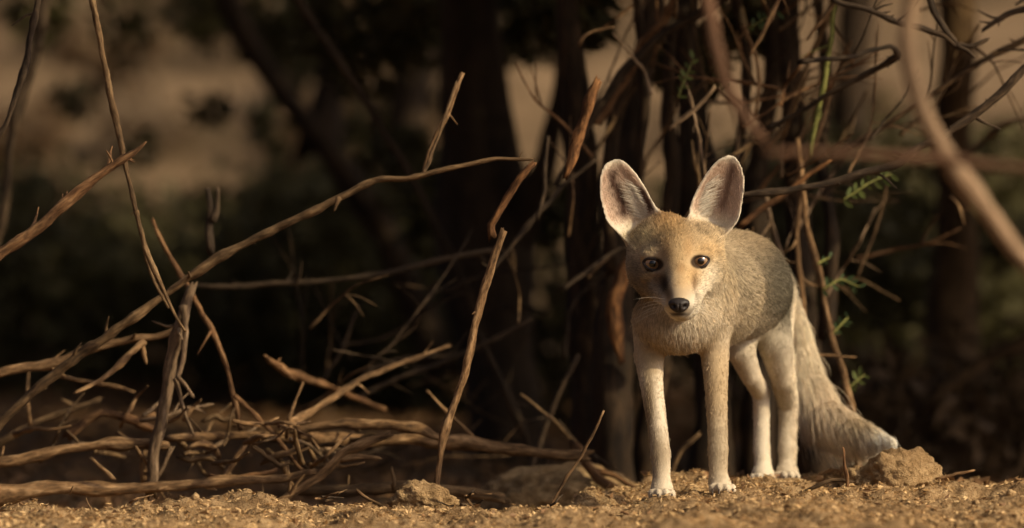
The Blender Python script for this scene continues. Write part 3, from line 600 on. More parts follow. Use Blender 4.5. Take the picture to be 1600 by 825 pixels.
tree('thorn_tree', 'slim trunk far back left of the black trunk', 'tree', [
    (pts((610, 600, 5.4), (615, 400, 5.4), (640, 200, 5.4), (660, 60, 5.4), (665, -120, 5.4), (670, -350, 5.4)), [.05, .045, .04, .035, .03, .03])],
    (-.6, 5.4, 2.2), (1.9, 1.2, .8), 7500, seed=21, hang=((560, 200, 5.6, 60, 120), (690, 100, 5.6, 80, 160), (760, 60, 5.6, 60, 120), (480, 60, 5.6, 90, 200)))
tree('thorn_tree', 'slim trunk far back between the ears and the tan trunk', 'tree', [
    (pts((1320, 600, 5.2), (1330, 400, 5.2), (1322, 200, 5.2), (1330, 40, 5.2), (1340, -150, 5.2), (1350, -350, 5.2)), [.05, .045, .04, .036, .033, .03])],
    (1.4, 5.3, 2.3), (2.0, 1.2, .8), 11000, seed=24)

# dark undergrowth bushes in the shade, each a plant of its own
def bush(label, px, Y, h, wd, n, seed, m=None):
    x = P(px, 500, Y)[0]; b = g(x, Y); r = np.random.default_rng(seed)
    root = bpy.data.objects.new('bush', None); C.objects.link(root); root.location = tuple(b); tag(root, label, 'shrub' if 'shrub' in label else 'bush')
    inv = Matrix.Translation(b).inverted()
    cen = []
    for k in range(7):
        a = r.uniform(0, 6.28); q = b + np.array([math.cos(a) * wd * r.uniform(.2, .8), math.sin(a) * wd * .6, h * r.uniform(.45, .9)])
        cen.append(q)
        s = tube_obj('stem', [b + r.normal(size=3) * .02, (b + q) / 2 + r.normal(size=3) * .04, q], [.009, .007, .004], 'dark', sides=6, step=.03)[0]
        s.parent = root; s.matrix_parent_inverse = inv
    v, f = leaf_cloud(cen + [b + np.array([0, 0, h * .4])], [wd * .5] * 7 + [wd * .7], n, .045, .024, seed + 1, .75)
    o = mesh_obj('foliage', v, f, m or LEAF_DARK, smooth=False); o.parent = root; o.matrix_parent_inverse = inv
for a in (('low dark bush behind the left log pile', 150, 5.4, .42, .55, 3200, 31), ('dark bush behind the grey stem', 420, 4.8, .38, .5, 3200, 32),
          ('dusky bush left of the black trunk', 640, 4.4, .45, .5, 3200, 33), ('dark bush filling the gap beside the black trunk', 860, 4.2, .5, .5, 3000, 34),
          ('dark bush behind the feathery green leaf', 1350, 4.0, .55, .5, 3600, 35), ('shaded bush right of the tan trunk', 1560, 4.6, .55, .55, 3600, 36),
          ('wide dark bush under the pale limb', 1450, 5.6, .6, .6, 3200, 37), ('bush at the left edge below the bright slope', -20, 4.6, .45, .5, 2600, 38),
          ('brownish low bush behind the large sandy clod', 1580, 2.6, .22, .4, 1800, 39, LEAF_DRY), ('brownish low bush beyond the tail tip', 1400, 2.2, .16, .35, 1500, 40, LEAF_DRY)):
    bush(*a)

slope = np.random.default_rng(77)
for i in range(46):
    Yb = 8.0 + 5.5 * slope.random(); pxb = slope.uniform(-60, 1660) if i < 24 else slope.uniform(-60, 620)
    bush('hazy dry shrub on the sunlit slope far behind', pxb, Yb, slope.uniform(.14, .36), slope.uniform(.12, .3), 420, 90 + i, LEAF_STRAW if slope.random() < .5 else LEAF_DRY)
    for o in C.objects:
        if o.name.startswith('bush') and o.get('label', '').startswith('hazy'): o['group'] = 'shrubs on the far slope'

# ------------------------------------------------------------------ the fox
def fm(name, col, rough=.5, spec=.5):
    m, t, b = base_mat(name); b.inputs['Base Color'].default_value = (*col, 1); b.inputs['Roughness'].default_value = rough
    b.inputs['Specular IOR Level'].default_value = spec; return m
def attr_mat(name, attr, rough, spec, mul=1.0):
    m, t, b = base_mat(name); a = t.nodes.new('ShaderNodeAttribute'); a.attribute_name = attr
    t.links.new(mixc(t, a.outputs['Color'], (mul, mul, mul), 1.0, 'MULTIPLY'), b.inputs['Base Color'])
    b.inputs['Roughness'].default_value = rough; b.inputs['Specular IOR Level'].default_value = spec
    return m
M_SKIN = attr_mat('fox_skin', 'coat', .9, .05, .8)
M_FUR = attr_mat('fox_fur', 'tint', .75, .12)
H = 0.0022
LO = np.array([.10, -.17, -.02]); HI = np.array([.56, .50, .475])
DIM = np.ceil((HI - LO) / H).astype(int)
field = np.full(DIM, .05, np.float32)
def box(lo, hi, pad):
    a = np.clip(((np.minimum(lo, hi) - pad - LO) / H).astype(int), 0, DIM - 1); b = np.clip(((np.maximum(lo, hi) + pad - LO) / H).astype(int) + 2, 1, DIM)
    return tuple(slice(i, j) for i, j in zip(a, b))
def grid(sl_):
    q = [LO[i] + H * np.arange(sl_[i].start, sl_[i].stop, dtype=np.float32) for i in range(3)]
    return np.stack(np.meshgrid(*q, indexing='ij'), -1)
def smin(a, b, k):
    h = np.maximum(k - np.abs(a - b), 0); return np.minimum(a, b) - h * h / (4 * k)
def d_cap(p, a, b, ra, rb):
    ba = b - a; h = np.clip(((p - a) @ ba) / max(1e-9, ba @ ba), 0, 1)
    return np.linalg.norm(p - a - h[..., None] * ba, axis=-1) - (ra + (rb - ra) * h)
def d_ell(p, c, r, R=None):
    q = p - c
    if R is not None: q = q @ R
    k0 = np.linalg.norm(q / r, axis=-1); k1 = np.linalg.norm(q / (r * r), axis=-1)
    return k0 * (k0 - 1) / np.maximum(k1, 1e-6)
PR = []          # body pieces: (distance, comb direction, fur length, colour)
def cap(a, b, ra, rb, k=.02, comb=None, fur=.01, col=(.5, .4, .28), lay=1.0):
    A, B = P(*a), P(*b); ra = RM(ra, a[2]); rb = RM(rb, b[2]); rm = max(ra, rb)
    s_ = box(A, B, rm + k + .01); field[s_] = smin(field[s_], d_cap(grid(s_), A, B, ra, rb), k)
    cd = nrm(B - A) if comb is None else comb
    PR.append((lambda p, A=A, B=B, ra=ra, rb=rb: d_cap(p, A, B, ra, rb), cd, fur, col, lay))
def ell(c, r, k=.02, rot=(0, 0, 0), comb=(0, 1, 0), fur=.008, col=(.5, .4, .28), lay=1.0, sub=False):
    c_ = P(*c); r_ = np.array([RM(r[0], c[2]), RM(r[1], c[2]), RM(r[2], c[2])]); R = np.array(Euler(rot).to_matrix())
    s_ = box(c_, c_, r_.max() + k + .01)
    d = d_ell(grid(s_), c_, r_, R)
    if sub:
        h = np.maximum(k - np.abs(field[s_] + d), 0); field[s_] = np.maximum(field[s_], -d) + h * h / (4 * k)
    else:
        field[s_] = smin(field[s_], d, k)
        PR.append((lambda p: d_ell(p, c_, r_, R), comb if callable(comb) else np.array(comb, float), fur, col, lay))
CREAM, TAN, BUFF, GREY, WHITE, RUF = (.64, .54, .40), (.46, .345, .21), (.50, .40, .26), (.24, .205, .145), (.72, .65, .52), (.44, .25, .10)
DOWN = np.array([0, .15, -1.]); BACK = np.array([.35, .9, -.35])
# trunk of the body
cap((1064, 490, .05), (1108, 458, .14), 60, 74, .035, BACK, .012, BUFF)
cap((1108, 458, .14), (1148, 446, .24), 74, 73, .04, BACK, .013, BUFF)
cap((1148, 446, .24), (1176, 456, .33), 73, 64, .04, BACK, .013, GREY)
cap((1088, 440, .08), (1072, 415, .015), 54, 44, .035, DOWN, .010, BUFF)          # neck
ell((1056, 500, .03), (52, 40, 36), .03, comb=(0, -.1, -1), fur=.008, col=CREAM)  # breast
# front legs (shoulder, elbow, wrist, paw)
def leg(ptsr, k=.014, comb=None, fur=.01, col=(.5, .4, .28), lay=1.0):
    J = [(P(*a), RM(r_, a[2])) for a, r_ in ptsr]; rm = max(r_ for _, r_ in J)
    al = np.array([j_[0] for j_ in J]); s_ = box(al.min(0), al.max(0), rm + k + .01); g_ = grid(s_); d = None
    for (A, ra), (B, rb) in zip(J[:-1], J[1:]):
        e = d_cap(g_, A, B, ra, rb); d = e if d is None else smin(d, e, .0022)
        PR.append((lambda p, A=A, B=B, ra=ra, rb=rb: d_cap(p, A, B, ra, rb), nrm(B - A) if comb is None else comb, fur, col, lay))
    field[s_] = smin(field[s_], d, k)
leg([((1022, 500, .06), 34), ((1014, 556, .055), 23), ((1018, 600, .035), 17), ((1028, 672, .015), 14.8), ((1032, 708, .01), 15.2), ((1034, 752, 0), 13.2)], comb=DOWN, fur=.0044, col=CREAM)
leg([((1106, 490, .07), 38), ((1117, 552, .065), 22), ((1119, 600, .045), 17.5), ((1121, 672, .025), 15), ((1122, 704, .02), 15.3), ((1122, 744, .01), 13.6)], comb=DOWN, fur=.0044, col=(.46, .355, .23))
def paw(x, y, Y, wd, turn=0.):
    ell((x, y - 12, Y + .004), (wd * .8, wd * .9, 13), .012, comb=(0, -1, -.3), fur=.0035, col=CREAM)
    for i, o_ in enumerate((-.72, -.26, .26, .72)):
        ell((x + o_ * wd + turn, y - (8 if abs(o_) < .5 else 7), Y - (.021 if abs(o_) < .5 else .014)), (wd * .27, wd * .5, 8.5), .0035, comb=(0, -1, -.3), fur=.003, col=CREAM)
paw(1034, 779, -.005, 22); paw(1126, 771, .008, 22, 3)
# hind legs: thigh, knee forward, hock back, shank, paw
leg([((1154, 490, .31), 40), ((1158, 548, .26), 22), ((1173, 586, .28), 15.5), ((1189, 614, .335), 13), ((1190, 650, .34), 12), ((1190, 700, .335), 12.5), ((1193, 738, .325), 13)], .010, comb=DOWN, fur=.0044, col=CREAM)
leg([((1196, 480, .33), 48), ((1212, 540, .30), 27), ((1224, 592, .32), 19), ((1231, 632, .365), 15), ((1231, 665, .365), 13.8), ((1230, 700, .355), 14), ((1230, 738, .345), 13)], .010, comb=DOWN, fur=.0044, col=CREAM)
paw(1191, 755, .31, 21); paw(1230, 751, .33, 20)
# tail
TL = [((1226, 455, .36), 24), ((1250, 520, .44), 22), ((1266, 585, .455), 23), ((1292, 645, .43), 24), ((1330, 674, .37), 19), ((1366, 684, .30), 12), ((1394, 690, .25), 6)]
leg([((a_[0] - 11 * (1 - max(0, a_[0] - 1290) / 110), a_[1], a_[2]), r_ * 1.0) for a_, r_ in TL], .02, fur=.030, col=BUFF)
# head
NOSE = P(1061, 470, -.155)
def facecomb(p):
    v = p - (NOSE + np.array([0, -.03, 0])); return nrm(v)
FC = facecomb
cap((1044, 366, .005), (1060, 396, -.015), 33, 44, .02, FC, .008, TAN)          # skull
ell((1014, 388, .012), (30, 36, 36), .028, comb=FC, fur=.008, col=TAN)           # temples under the ears
ell((1103, 383, .012), (24, 36, 32), .028, comb=FC, fur=.009, col=TAN)
cap((1060, 398, -.045), (1062, 450, -.130), 30, 17, .024, FC, .0045, TAN)         # bridge of the snout
cap((1061, 450, -.128), (1061, 474, -.148), 17, 14, .012, FC, .0025, CREAM)
cap((1014, 426, .012), (1046, 468, -.100), 28, 13, .030, FC, .010, CREAM)         # cheeks running down to the lips
cap((1094, 420, .010), (1077, 468, -.100), 25, 13, .030, FC, .011, WHITE)
ell((1049, 475, -.124), (12, 16, 10.5), .014, comb=FC, fur=.003, col=WHITE)       # lip pads
ell((1074, 475, -.124), (12, 16, 10.5), .014, comb=FC, fur=.003, col=WHITE)
cap((1062, 487, -.122), (1066, 474, -.03), 9, 28, .014, FC, .005, WHITE)          # chin and jaw
ell((1020, 400, -.040), (19, 18, 9), .016, comb=FC, fur=.0045, col=TAN)           # brows
ell((1094, 396, -.040), (19, 18, 9), .016, comb=FC, fur=.0045, col=TAN)
ell((1015, 433, -.050), (15, 9, 6), .010, comb=FC, fur=.004, col=(.52, .27, .09))  # bump under the left eye, coloured orange for a sunlit crescent
ell((1019, 413, -.066), (12.5, 20, 8), .006, sub=True); ell((1095, 409, -.066), (12.5, 20, 8), .006, sub=True)   # eye sockets
ell((1061, 490, -.150), (14, 10, 1.8), .003, sub=True)                            # mouth slit

# ears: bowl shaped shells standing on the skull
EARS = []
def ear(poly, base_mid, Y0, tip_back, bow, side):
    q = np.array([P(x, y, Y0) for x, y in poly]); n_ = 96
    q, _ = catmull(np.vstack([q, q[:1]]), n_ + 1); q2 = q[:-1][:, [0, 2]]
    b0 = P(*base_mid, Y0)[[0, 2]]; it = int(np.argmax(((q2 - b0) ** 2).sum(1))); axv = q2[it] - b0; LEN = np.linalg.norm(axv); axv = axv / LEN; pv = np.array([axv[1], -axv[0]])
    uu = (q2 - b0) @ pv; vv = (q2 - b0) @ axv
    vs_ = np.linspace(0.02, .98, 40) * LEN; lo_u, hi_u = [], []
    for v_ in vs_:
        cr_ = []
        for i in range(n_):
            j_ = (i + 1) % n_
            if (vv[i] - v_) * (vv[j_] - v_) <= 0 and vv[i] != vv[j_]: cr_.append(uu[i] + (uu[j_] - uu[i]) * (v_ - vv[i]) / (vv[j_] - vv[i]))
        lo_u.append(min(cr_) if cr_ else -.005); hi_u.append(max(cr_) if cr_ else .005)
    lo_u = np.array(lo_u); hi_u = np.array(hi_u)
    def uvw(xz):
        u = (xz - b0) @ pv; v = (xz - b0) @ axv; a = np.interp(v, vs_, lo_u); b = np.interp(v, vs_, hi_u)
        return np.clip((u - (a + b) / 2) / np.maximum((b - a) / 2, .004), -1.2, 1.2), v / LEN
    lo = q2.min(0) - .012; hi = q2.max(0) + .012
    s_ = box(np.array([lo[0], Y0 - .035, lo[1]]), np.array([hi[0], Y0 + .07, hi[1]]), 0); p = grid(s_)
    def sd2(xz):
        a, b = q2, np.roll(q2, -1, 0); d = np.full(len(xz), 1e9); ins = np.zeros(len(xz), bool)
        for i in range(len(a)):
            e = b[i] - a[i]; v = xz - a[i]; h = np.clip((v @ e) / (e @ e + 1e-12), 0, 1); d = np.minimum(d, ((v - h[:, None] * e) ** 2).sum(1))
            c = (a[i, 1] > xz[:, 1]) != (b[i, 1] > xz[:, 1])
            ins ^= c & (xz[:, 0] < (b[i, 0] - a[i, 0]) * (xz[:, 1] - a[i, 1]) / (b[i, 1] - a[i, 1] + 1e-12) + a[i, 0])
        d = np.sqrt(d); return np.where(ins, -d, d)
    def mid(xz, d=None):
        s1, t1 = uvw(xz); s1 = np.clip(s1, -1.1, 1.1)
        return Y0 + tip_back * np.clip(t1, -.2, 1) + bow * (1 - s1 ** 2) * np.clip(1.15 - t1 * .95, 0.06, 1.05) * sstep(-.25, .15, t1) + side * ((xz - b0) @ pv)
    xz = p[:, 0, :, :][..., [0, 2]].reshape(-1, 2)
    d2 = sd2(xz); ym = mid(xz); t1 = uvw(xz)[1].reshape(p.shape[0], 1, p.shape[2])
    d2 = d2.reshape(p.shape[0], 1, p.shape[2]); ym = ym.reshape(d2.shape)
    th = .0034 + .005 * np.clip(1 - t1 / .45, 0, 1)
    dw = (np.abs(p[..., 1] - ym) - th) * .6
    kk = .005; h = np.maximum(kk - np.abs(dw - d2), 0); d = np.maximum(dw, d2) + h * h / (4 * kk)
    field[s_] = smin(field[s_], d.astype(np.float32), .014)
    def dist(p):
        dd = sd2(p[:, [0, 2]]); return np.maximum((np.abs(p[:, 1] - mid(p[:, [0, 2]])) - .0045) * .6, dd)
    EARS.append((dist, sd2, mid, q2, uvw, b0, axv, pv, LEN))
    PR.append((dist, nrm(np.array([axv[0], .2, axv[1]])), .0030, CREAM, .8))
ear([(963, 246), (976, 251), (992, 266), (1008, 289), (1021, 313), (1029, 336), (1022, 358), (1002, 380), (980, 378), (962, 362), (948, 347), (940, 326), (935, 300), (937, 274), (946, 255)], (995, 372), .005, .010, .030, .18)
ear([(1138, 240), (1122, 249), (1106, 266), (1091, 290), (1080, 314), (1077, 334), (1084, 356), (1106, 374), (1132, 368), (1149, 352), (1158, 334), (1163, 306), (1165, 282), (1160, 260), (1151, 245)], (1114, 364), .005, .010, .030, -.18)

def surface_nets(F):
    s = F < 0; n = np.array(F.shape) - 1
    cs = [s[i:i + n[0], j:j + n[1], k:k + n[2]] for i in (0, 1) for j in (0, 1) for k in (0, 1)]
    tot = sum(c.astype(np.int8) for c in cs); act = (tot > 0) & (tot < 8)
    I = np.argwhere(act); idx = np.full(act.shape, -1, np.int32); idx[act] = np.arange(len(I))
    off = np.array([(i, j, k) for i in (0, 1) for j in (0, 1) for k in (0, 1)])
    val = np.stack([F[I[:, 0] + o[0], I[:, 1] + o[1], I[:, 2] + o[2]] for o in off], 1)
    acc = np.zeros((len(I), 3)); cnt = np.zeros(len(I))
    for a in range(8):
        for b in range(a + 1, 8):
            if np.abs(off[a] - off[b]).sum() != 1: continue
            m = (val[:, a] < 0) != (val[:, b] < 0); t = val[m, a] / (val[m, a] - val[m, b])
            acc[m] += off[a] + t[:, None] * (off[b] - off[a]); cnt[m] += 1
    V = LO + H * (I + acc / cnt[:, None]); Q = []
    for ax_ in range(3):
        o1, o2 = [(1, 2), (2, 0), (0, 1)][ax_]
        a = np.take(s, np.arange(0, F.shape[ax_] - 1), ax_); b = np.take(s, np.arange(1, F.shape[ax_]), ax_)
        E = np.argwhere(a != b); E = E[(E[:, o1] > 0) & (E[:, o2] > 0) & (E[:, o1] < n[o1]) & (E[:, o2] < n[o2])]
        sg = a[E[:, 0], E[:, 1], E[:, 2]]
        def cell(d1, d2):
            e = E.copy(); e[:, o1] -= d1; e[:, o2] -= d2; return idx[e[:, 0], e[:, 1], e[:, 2]]
        q = np.stack([cell(1, 1), cell(0, 1), cell(0, 0), cell(1, 0)], 1); q[~sg] = q[~sg][:, ::-1]; Q.append(q)
    return V, np.vstack(Q)
FV, FQ = surface_nets(field)
# keep the one connected body, smooth it a little
for it in range(3):
    acc = np.zeros_like(FV); cnt = np.zeros(len(FV))
    for a, b in ((0, 1), (1, 2), (2, 3), (3, 0)):
        np.add.at(acc, FQ[:, a], FV[FQ[:, b]]); np.add.at(cnt, FQ[:, a], 1); np.add.at(acc, FQ[:, b], FV[FQ[:, a]]); np.add.at(cnt, FQ[:, b], 1)
    FV = FV * .5 + .5 * acc / np.maximum(cnt, 1)[:, None]
FNn = np.zeros_like(FV); fn = np.cross(FV[FQ[:, 2]] - FV[FQ[:, 0]], FV[FQ[:, 3]] - FV[FQ[:, 1]])
for a in range(4): np.add.at(FNn, FQ[:, a], fn)
FNn = nrm(FNn)
if (FNn * (FV - FV.mean(0))).sum(1).mean() < 0: FQ = FQ[:, ::-1].copy(); FNn = -FNn

# ---- coat: colour, hair length, lie
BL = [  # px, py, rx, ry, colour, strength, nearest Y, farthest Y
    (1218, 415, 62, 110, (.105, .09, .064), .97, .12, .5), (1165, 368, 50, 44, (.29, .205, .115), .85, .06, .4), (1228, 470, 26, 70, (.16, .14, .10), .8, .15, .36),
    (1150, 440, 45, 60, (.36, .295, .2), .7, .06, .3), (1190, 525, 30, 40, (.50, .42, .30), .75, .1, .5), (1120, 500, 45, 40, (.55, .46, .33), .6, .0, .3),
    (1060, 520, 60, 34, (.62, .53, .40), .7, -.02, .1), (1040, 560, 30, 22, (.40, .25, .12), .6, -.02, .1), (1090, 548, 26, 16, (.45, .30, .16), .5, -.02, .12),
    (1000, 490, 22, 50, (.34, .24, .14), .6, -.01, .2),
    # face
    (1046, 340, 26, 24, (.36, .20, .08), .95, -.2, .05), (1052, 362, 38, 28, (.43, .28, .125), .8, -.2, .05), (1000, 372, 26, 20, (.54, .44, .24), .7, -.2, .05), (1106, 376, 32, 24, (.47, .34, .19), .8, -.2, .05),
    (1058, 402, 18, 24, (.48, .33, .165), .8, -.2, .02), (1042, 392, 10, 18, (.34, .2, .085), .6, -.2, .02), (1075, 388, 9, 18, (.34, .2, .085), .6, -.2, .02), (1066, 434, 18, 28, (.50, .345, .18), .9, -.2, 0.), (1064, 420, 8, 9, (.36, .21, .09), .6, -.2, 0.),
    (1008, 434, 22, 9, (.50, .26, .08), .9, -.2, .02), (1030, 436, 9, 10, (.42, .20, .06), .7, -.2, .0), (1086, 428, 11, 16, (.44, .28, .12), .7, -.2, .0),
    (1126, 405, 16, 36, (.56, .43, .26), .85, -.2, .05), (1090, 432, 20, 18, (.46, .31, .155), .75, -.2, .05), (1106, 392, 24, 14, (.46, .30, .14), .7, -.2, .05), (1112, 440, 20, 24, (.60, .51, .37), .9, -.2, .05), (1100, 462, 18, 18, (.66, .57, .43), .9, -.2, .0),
    (1004, 448, 28, 34, (.21, .15, .085), .88, -.2, .05), (990, 430, 14, 26, (.24, .19, .12), .7, -.2, .06),  # shade of the left cheek, painted into the coat colour
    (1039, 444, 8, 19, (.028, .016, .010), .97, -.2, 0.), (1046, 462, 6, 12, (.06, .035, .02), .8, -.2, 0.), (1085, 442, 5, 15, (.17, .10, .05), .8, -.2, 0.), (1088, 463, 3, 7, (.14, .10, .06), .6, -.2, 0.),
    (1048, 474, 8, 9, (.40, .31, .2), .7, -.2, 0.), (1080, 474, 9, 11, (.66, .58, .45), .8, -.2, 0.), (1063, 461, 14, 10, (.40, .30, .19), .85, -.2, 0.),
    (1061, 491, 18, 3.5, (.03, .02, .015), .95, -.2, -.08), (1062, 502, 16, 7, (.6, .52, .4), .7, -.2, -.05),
    # legs: paler inside and down the shank, tan and grey outside; left front leg's shaded side painted dark
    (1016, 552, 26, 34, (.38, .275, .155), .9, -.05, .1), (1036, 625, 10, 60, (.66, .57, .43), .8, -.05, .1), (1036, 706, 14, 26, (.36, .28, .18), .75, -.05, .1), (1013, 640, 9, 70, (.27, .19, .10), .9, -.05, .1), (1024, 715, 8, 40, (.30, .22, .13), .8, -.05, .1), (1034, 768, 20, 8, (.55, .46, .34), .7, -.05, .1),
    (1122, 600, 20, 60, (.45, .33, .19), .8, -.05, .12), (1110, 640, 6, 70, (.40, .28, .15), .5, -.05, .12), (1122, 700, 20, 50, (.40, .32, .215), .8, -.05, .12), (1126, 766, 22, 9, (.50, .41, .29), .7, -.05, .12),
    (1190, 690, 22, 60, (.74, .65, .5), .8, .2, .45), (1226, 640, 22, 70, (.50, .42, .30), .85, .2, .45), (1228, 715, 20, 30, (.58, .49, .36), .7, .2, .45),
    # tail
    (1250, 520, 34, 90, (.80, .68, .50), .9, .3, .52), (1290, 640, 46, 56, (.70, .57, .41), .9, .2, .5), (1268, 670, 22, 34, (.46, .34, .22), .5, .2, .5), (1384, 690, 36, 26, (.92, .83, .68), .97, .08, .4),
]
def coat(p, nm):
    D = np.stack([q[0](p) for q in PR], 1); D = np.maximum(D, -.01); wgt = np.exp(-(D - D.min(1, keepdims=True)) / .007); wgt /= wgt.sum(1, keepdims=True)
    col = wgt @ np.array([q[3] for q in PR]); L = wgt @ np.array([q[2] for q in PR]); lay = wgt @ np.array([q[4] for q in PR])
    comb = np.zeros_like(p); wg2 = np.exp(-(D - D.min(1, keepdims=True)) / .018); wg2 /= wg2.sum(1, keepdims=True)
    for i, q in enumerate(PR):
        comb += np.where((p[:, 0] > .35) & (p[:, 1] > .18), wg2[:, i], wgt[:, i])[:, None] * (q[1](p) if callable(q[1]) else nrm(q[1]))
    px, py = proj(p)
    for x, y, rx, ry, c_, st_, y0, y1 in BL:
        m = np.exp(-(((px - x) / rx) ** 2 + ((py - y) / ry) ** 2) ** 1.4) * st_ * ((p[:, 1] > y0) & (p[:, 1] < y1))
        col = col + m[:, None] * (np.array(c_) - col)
    isear = np.zeros(len(p)); 
    for k, (dist, sd2, mid, q2, uvw, b0, axv, pv, LEN) in enumerate(EARS):
        xz = p[:, [0, 2]]; d2 = sd2(xz); s1, t1 = uvw(xz); on = np.clip(1.3 - np.abs(dist(p)) / .005, 0, 1) * (d2 < .003) * sstep(.02, .18, t1)
        s1 = s1 if k == 0 else -s1           # -1 at the outer edge, +1 at the inner edge
        front = nm[:, 1] < .25; ins = -d2
        inner = sstep(.001, .006, ins) * sstep(.12, .3, t1) * (1 - sstep(.80, .97, t1)) * front * on
        col = col + on[:, None] * .9 * (np.array((.64, .56, .43)) - col)
        col = col + (inner * .85)[:, None] * (np.array((.58, .41, .30)) - col)
        wv = .12 * vnoise(p * 160, 33)
        if k == 0: dk = np.exp(-((s1 + .22 + wv) / .26) ** 2) * sstep(.2, .32, t1) * (1 - sstep(.78, .92, t1)) + np.exp(-((s1 - .80) / .22) ** 2) * sstep(.15, .25, t1) * (1 - sstep(.5, .62, t1))
        else: dk = np.exp(-((s1 + .26 + wv) / .19) ** 2) * sstep(.2, .34, t1) * (1 - sstep(.78, .92, t1))
        dk = np.clip(dk, 0, 1) * inner
        col = col + (dk * (.95 if k == 0 else .72))[:, None] * (np.array((.06, .026, .017) if k == 0 else (.13, .058, .038)) - col)
        back = on * (~front); col = col + (back * .8)[:, None] * (np.array((.40, .29, .17)) - col)
        isear = np.maximum(isear, on); L = L + on * inner * .003; L = L * (1 - .3 * on * (ins < .006))
    eye = np.minimum(np.hypot((px - 1021) / 1.3, (py - 413) / .88), np.hypot((px - 1093) / 1.15, (py - 409) / .88)) + 1e3 * (p[:, 1] > -.03)
    ed = 1 - sstep(10.5, 14.5, eye); col = col + ed[:, None] * .95 * (np.array((.03, .018, .012)) - col)
    L = L * (.22 + .78 * sstep(11, 22, eye))
    nose = np.hypot((px - 1061) / 1.2, py - 477) + 1e3 * (p[:, 1] > -.07); L = L * (.2 + .8 * sstep(16, 30, nose))
    return col, L, lay, comb, px, py, isear
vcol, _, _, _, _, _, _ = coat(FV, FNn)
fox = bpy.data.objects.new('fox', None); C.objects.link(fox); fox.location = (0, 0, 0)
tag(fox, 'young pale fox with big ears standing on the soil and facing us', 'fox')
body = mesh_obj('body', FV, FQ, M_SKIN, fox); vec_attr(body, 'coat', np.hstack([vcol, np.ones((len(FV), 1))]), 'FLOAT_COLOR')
# roots of the hairs
T = np.vstack([FQ[:, [0, 1, 2]], FQ[:, [0, 2, 3]]]); ar = np.linalg.norm(np.cross(FV[T[:, 1]] - FV[T[:, 0]], FV[T[:, 2]] - FV[T[:, 0]]), axis=1) / 2
cenz = FV[T].mean(1); tx, ty = proj(cenz)
dn = np.where(ty < 510, 1.5, 1.0) * np.where((cenz[:, 1] < .02) & (ty < 505), 1.5, 1.0)
NH = 330000
k = rng.choice(len(T), NH, p=ar * dn / (ar * dn).sum()); u = rng.random((NH, 2)); fl = u.sum(1) > 1; u[fl] = 1 - u[fl]
bw = np.stack([1 - u.sum(1), u[:, 0], u[:, 1]], 1)
rp = (FV[T[k]] * bw[:, :, None]).sum(1); rn = nrm((FNn[T[k]] * bw[:, :, None]).sum(1))
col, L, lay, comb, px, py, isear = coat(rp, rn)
tail = (px > 1236) & (rp[:, 1] > .2)
tang = comb - rn * (comb * rn).sum(1, keepdims=True); tang = nrm(tang)
# tufts: hairs share a lean with their neighbours
tuft = .55 * np.stack([vnoise(rp * 260, 40 + i) for i in range(3)], 1) + .8 * np.stack([vnoise(rp * 700, 50 + i) for i in range(3)], 1)
L = L * (.72 + .5 * rng.random(NH)) * (1 + .22 * vnoise(rp * 150, 61))
L = np.where(tail, L * (.55 + .75 * sstep(470, 620, py)) * (1 - .72 * sstep(1330, 1395, px)), L)
legz = (rp[:, 2] < .17) & ~tail
stray = (rng.random(NH) < .02) & (isear < .2); L = np.where(stray, L * 1.75, L)
rise = np.where(isear > .3, .55, np.where(tail, .62, np.where(legz, .6, .42))) * (1 + .3 * rng.normal(size=NH))
tuft *= np.where((py > 485) & (rp[:, 1] < .12), .45, 1.)[:, None]
d0 = nrm(rn * rise[:, None] + tang + .14 * tuft + .17 * rng.normal(size=(NH, 3)))
# inner ear: long pale hairs combed from the inner edge across the bowl
grav = np.array([0, 0, -1.]) * np.where(tail, .85, .12)[:, None]
NP = 5; tt = np.linspace(0, 1, NP)
bendv = nrm(tang - rn * .12 + grav) - d0
pos = rp[:, None, :] - rn[:, None, :] * .0006 + L[:, None, None] * (d0[:, None, :] * tt[None, :, None] + .5 * bendv[:, None, :] * (tt ** 2)[None, :, None])
# colour along each hair: darker root, banded tip on the back
agouti = np.clip(sstep(1120, 1200, px) * (py < 560) * (rp[:, 1] > .06) * (~tail) + .75 * ((py < 425) & (rp[:, 1] < .05) & (isear < .2)) + .12 * tail, 0, 1)
calm = np.where(legz | (isear > .3), .45, 1.)
val = (1 + .22 * calm * rng.normal(size=NH) + np.where(legz | (isear > .3), .10, .26) * vnoise(rp * 420, 71) + .16 * calm * vnoise(rp * 130, 72) + np.where(tail, .2, 0.) * vnoise(rp * 230, 73) + np.where(legz, .12, 0.) * vnoise(rp * np.array([500, 500, 120]), 74) + 0 * vnoise(rp * 230, 73)).clip(.45, 1.6)
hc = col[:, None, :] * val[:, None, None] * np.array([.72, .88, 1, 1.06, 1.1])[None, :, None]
tick = (rng.random(NH) < .5 * agouti)
hc[tick, 3:, :] *= .35; hc[tick, 2, :] *= .8
pale = (rng.random(NH) < .12 * agouti) & ~tick; hc[pale, 2:, :] = hc[pale, 2:, :] * .6 + .4 * np.array([.46, .38, .26])
rad = (.00020 * np.where(tail, 1.0, np.where(L < .006, .8, 1.0)))[:, None] * np.array([1, 1, .85, .6, .18])[None, :]
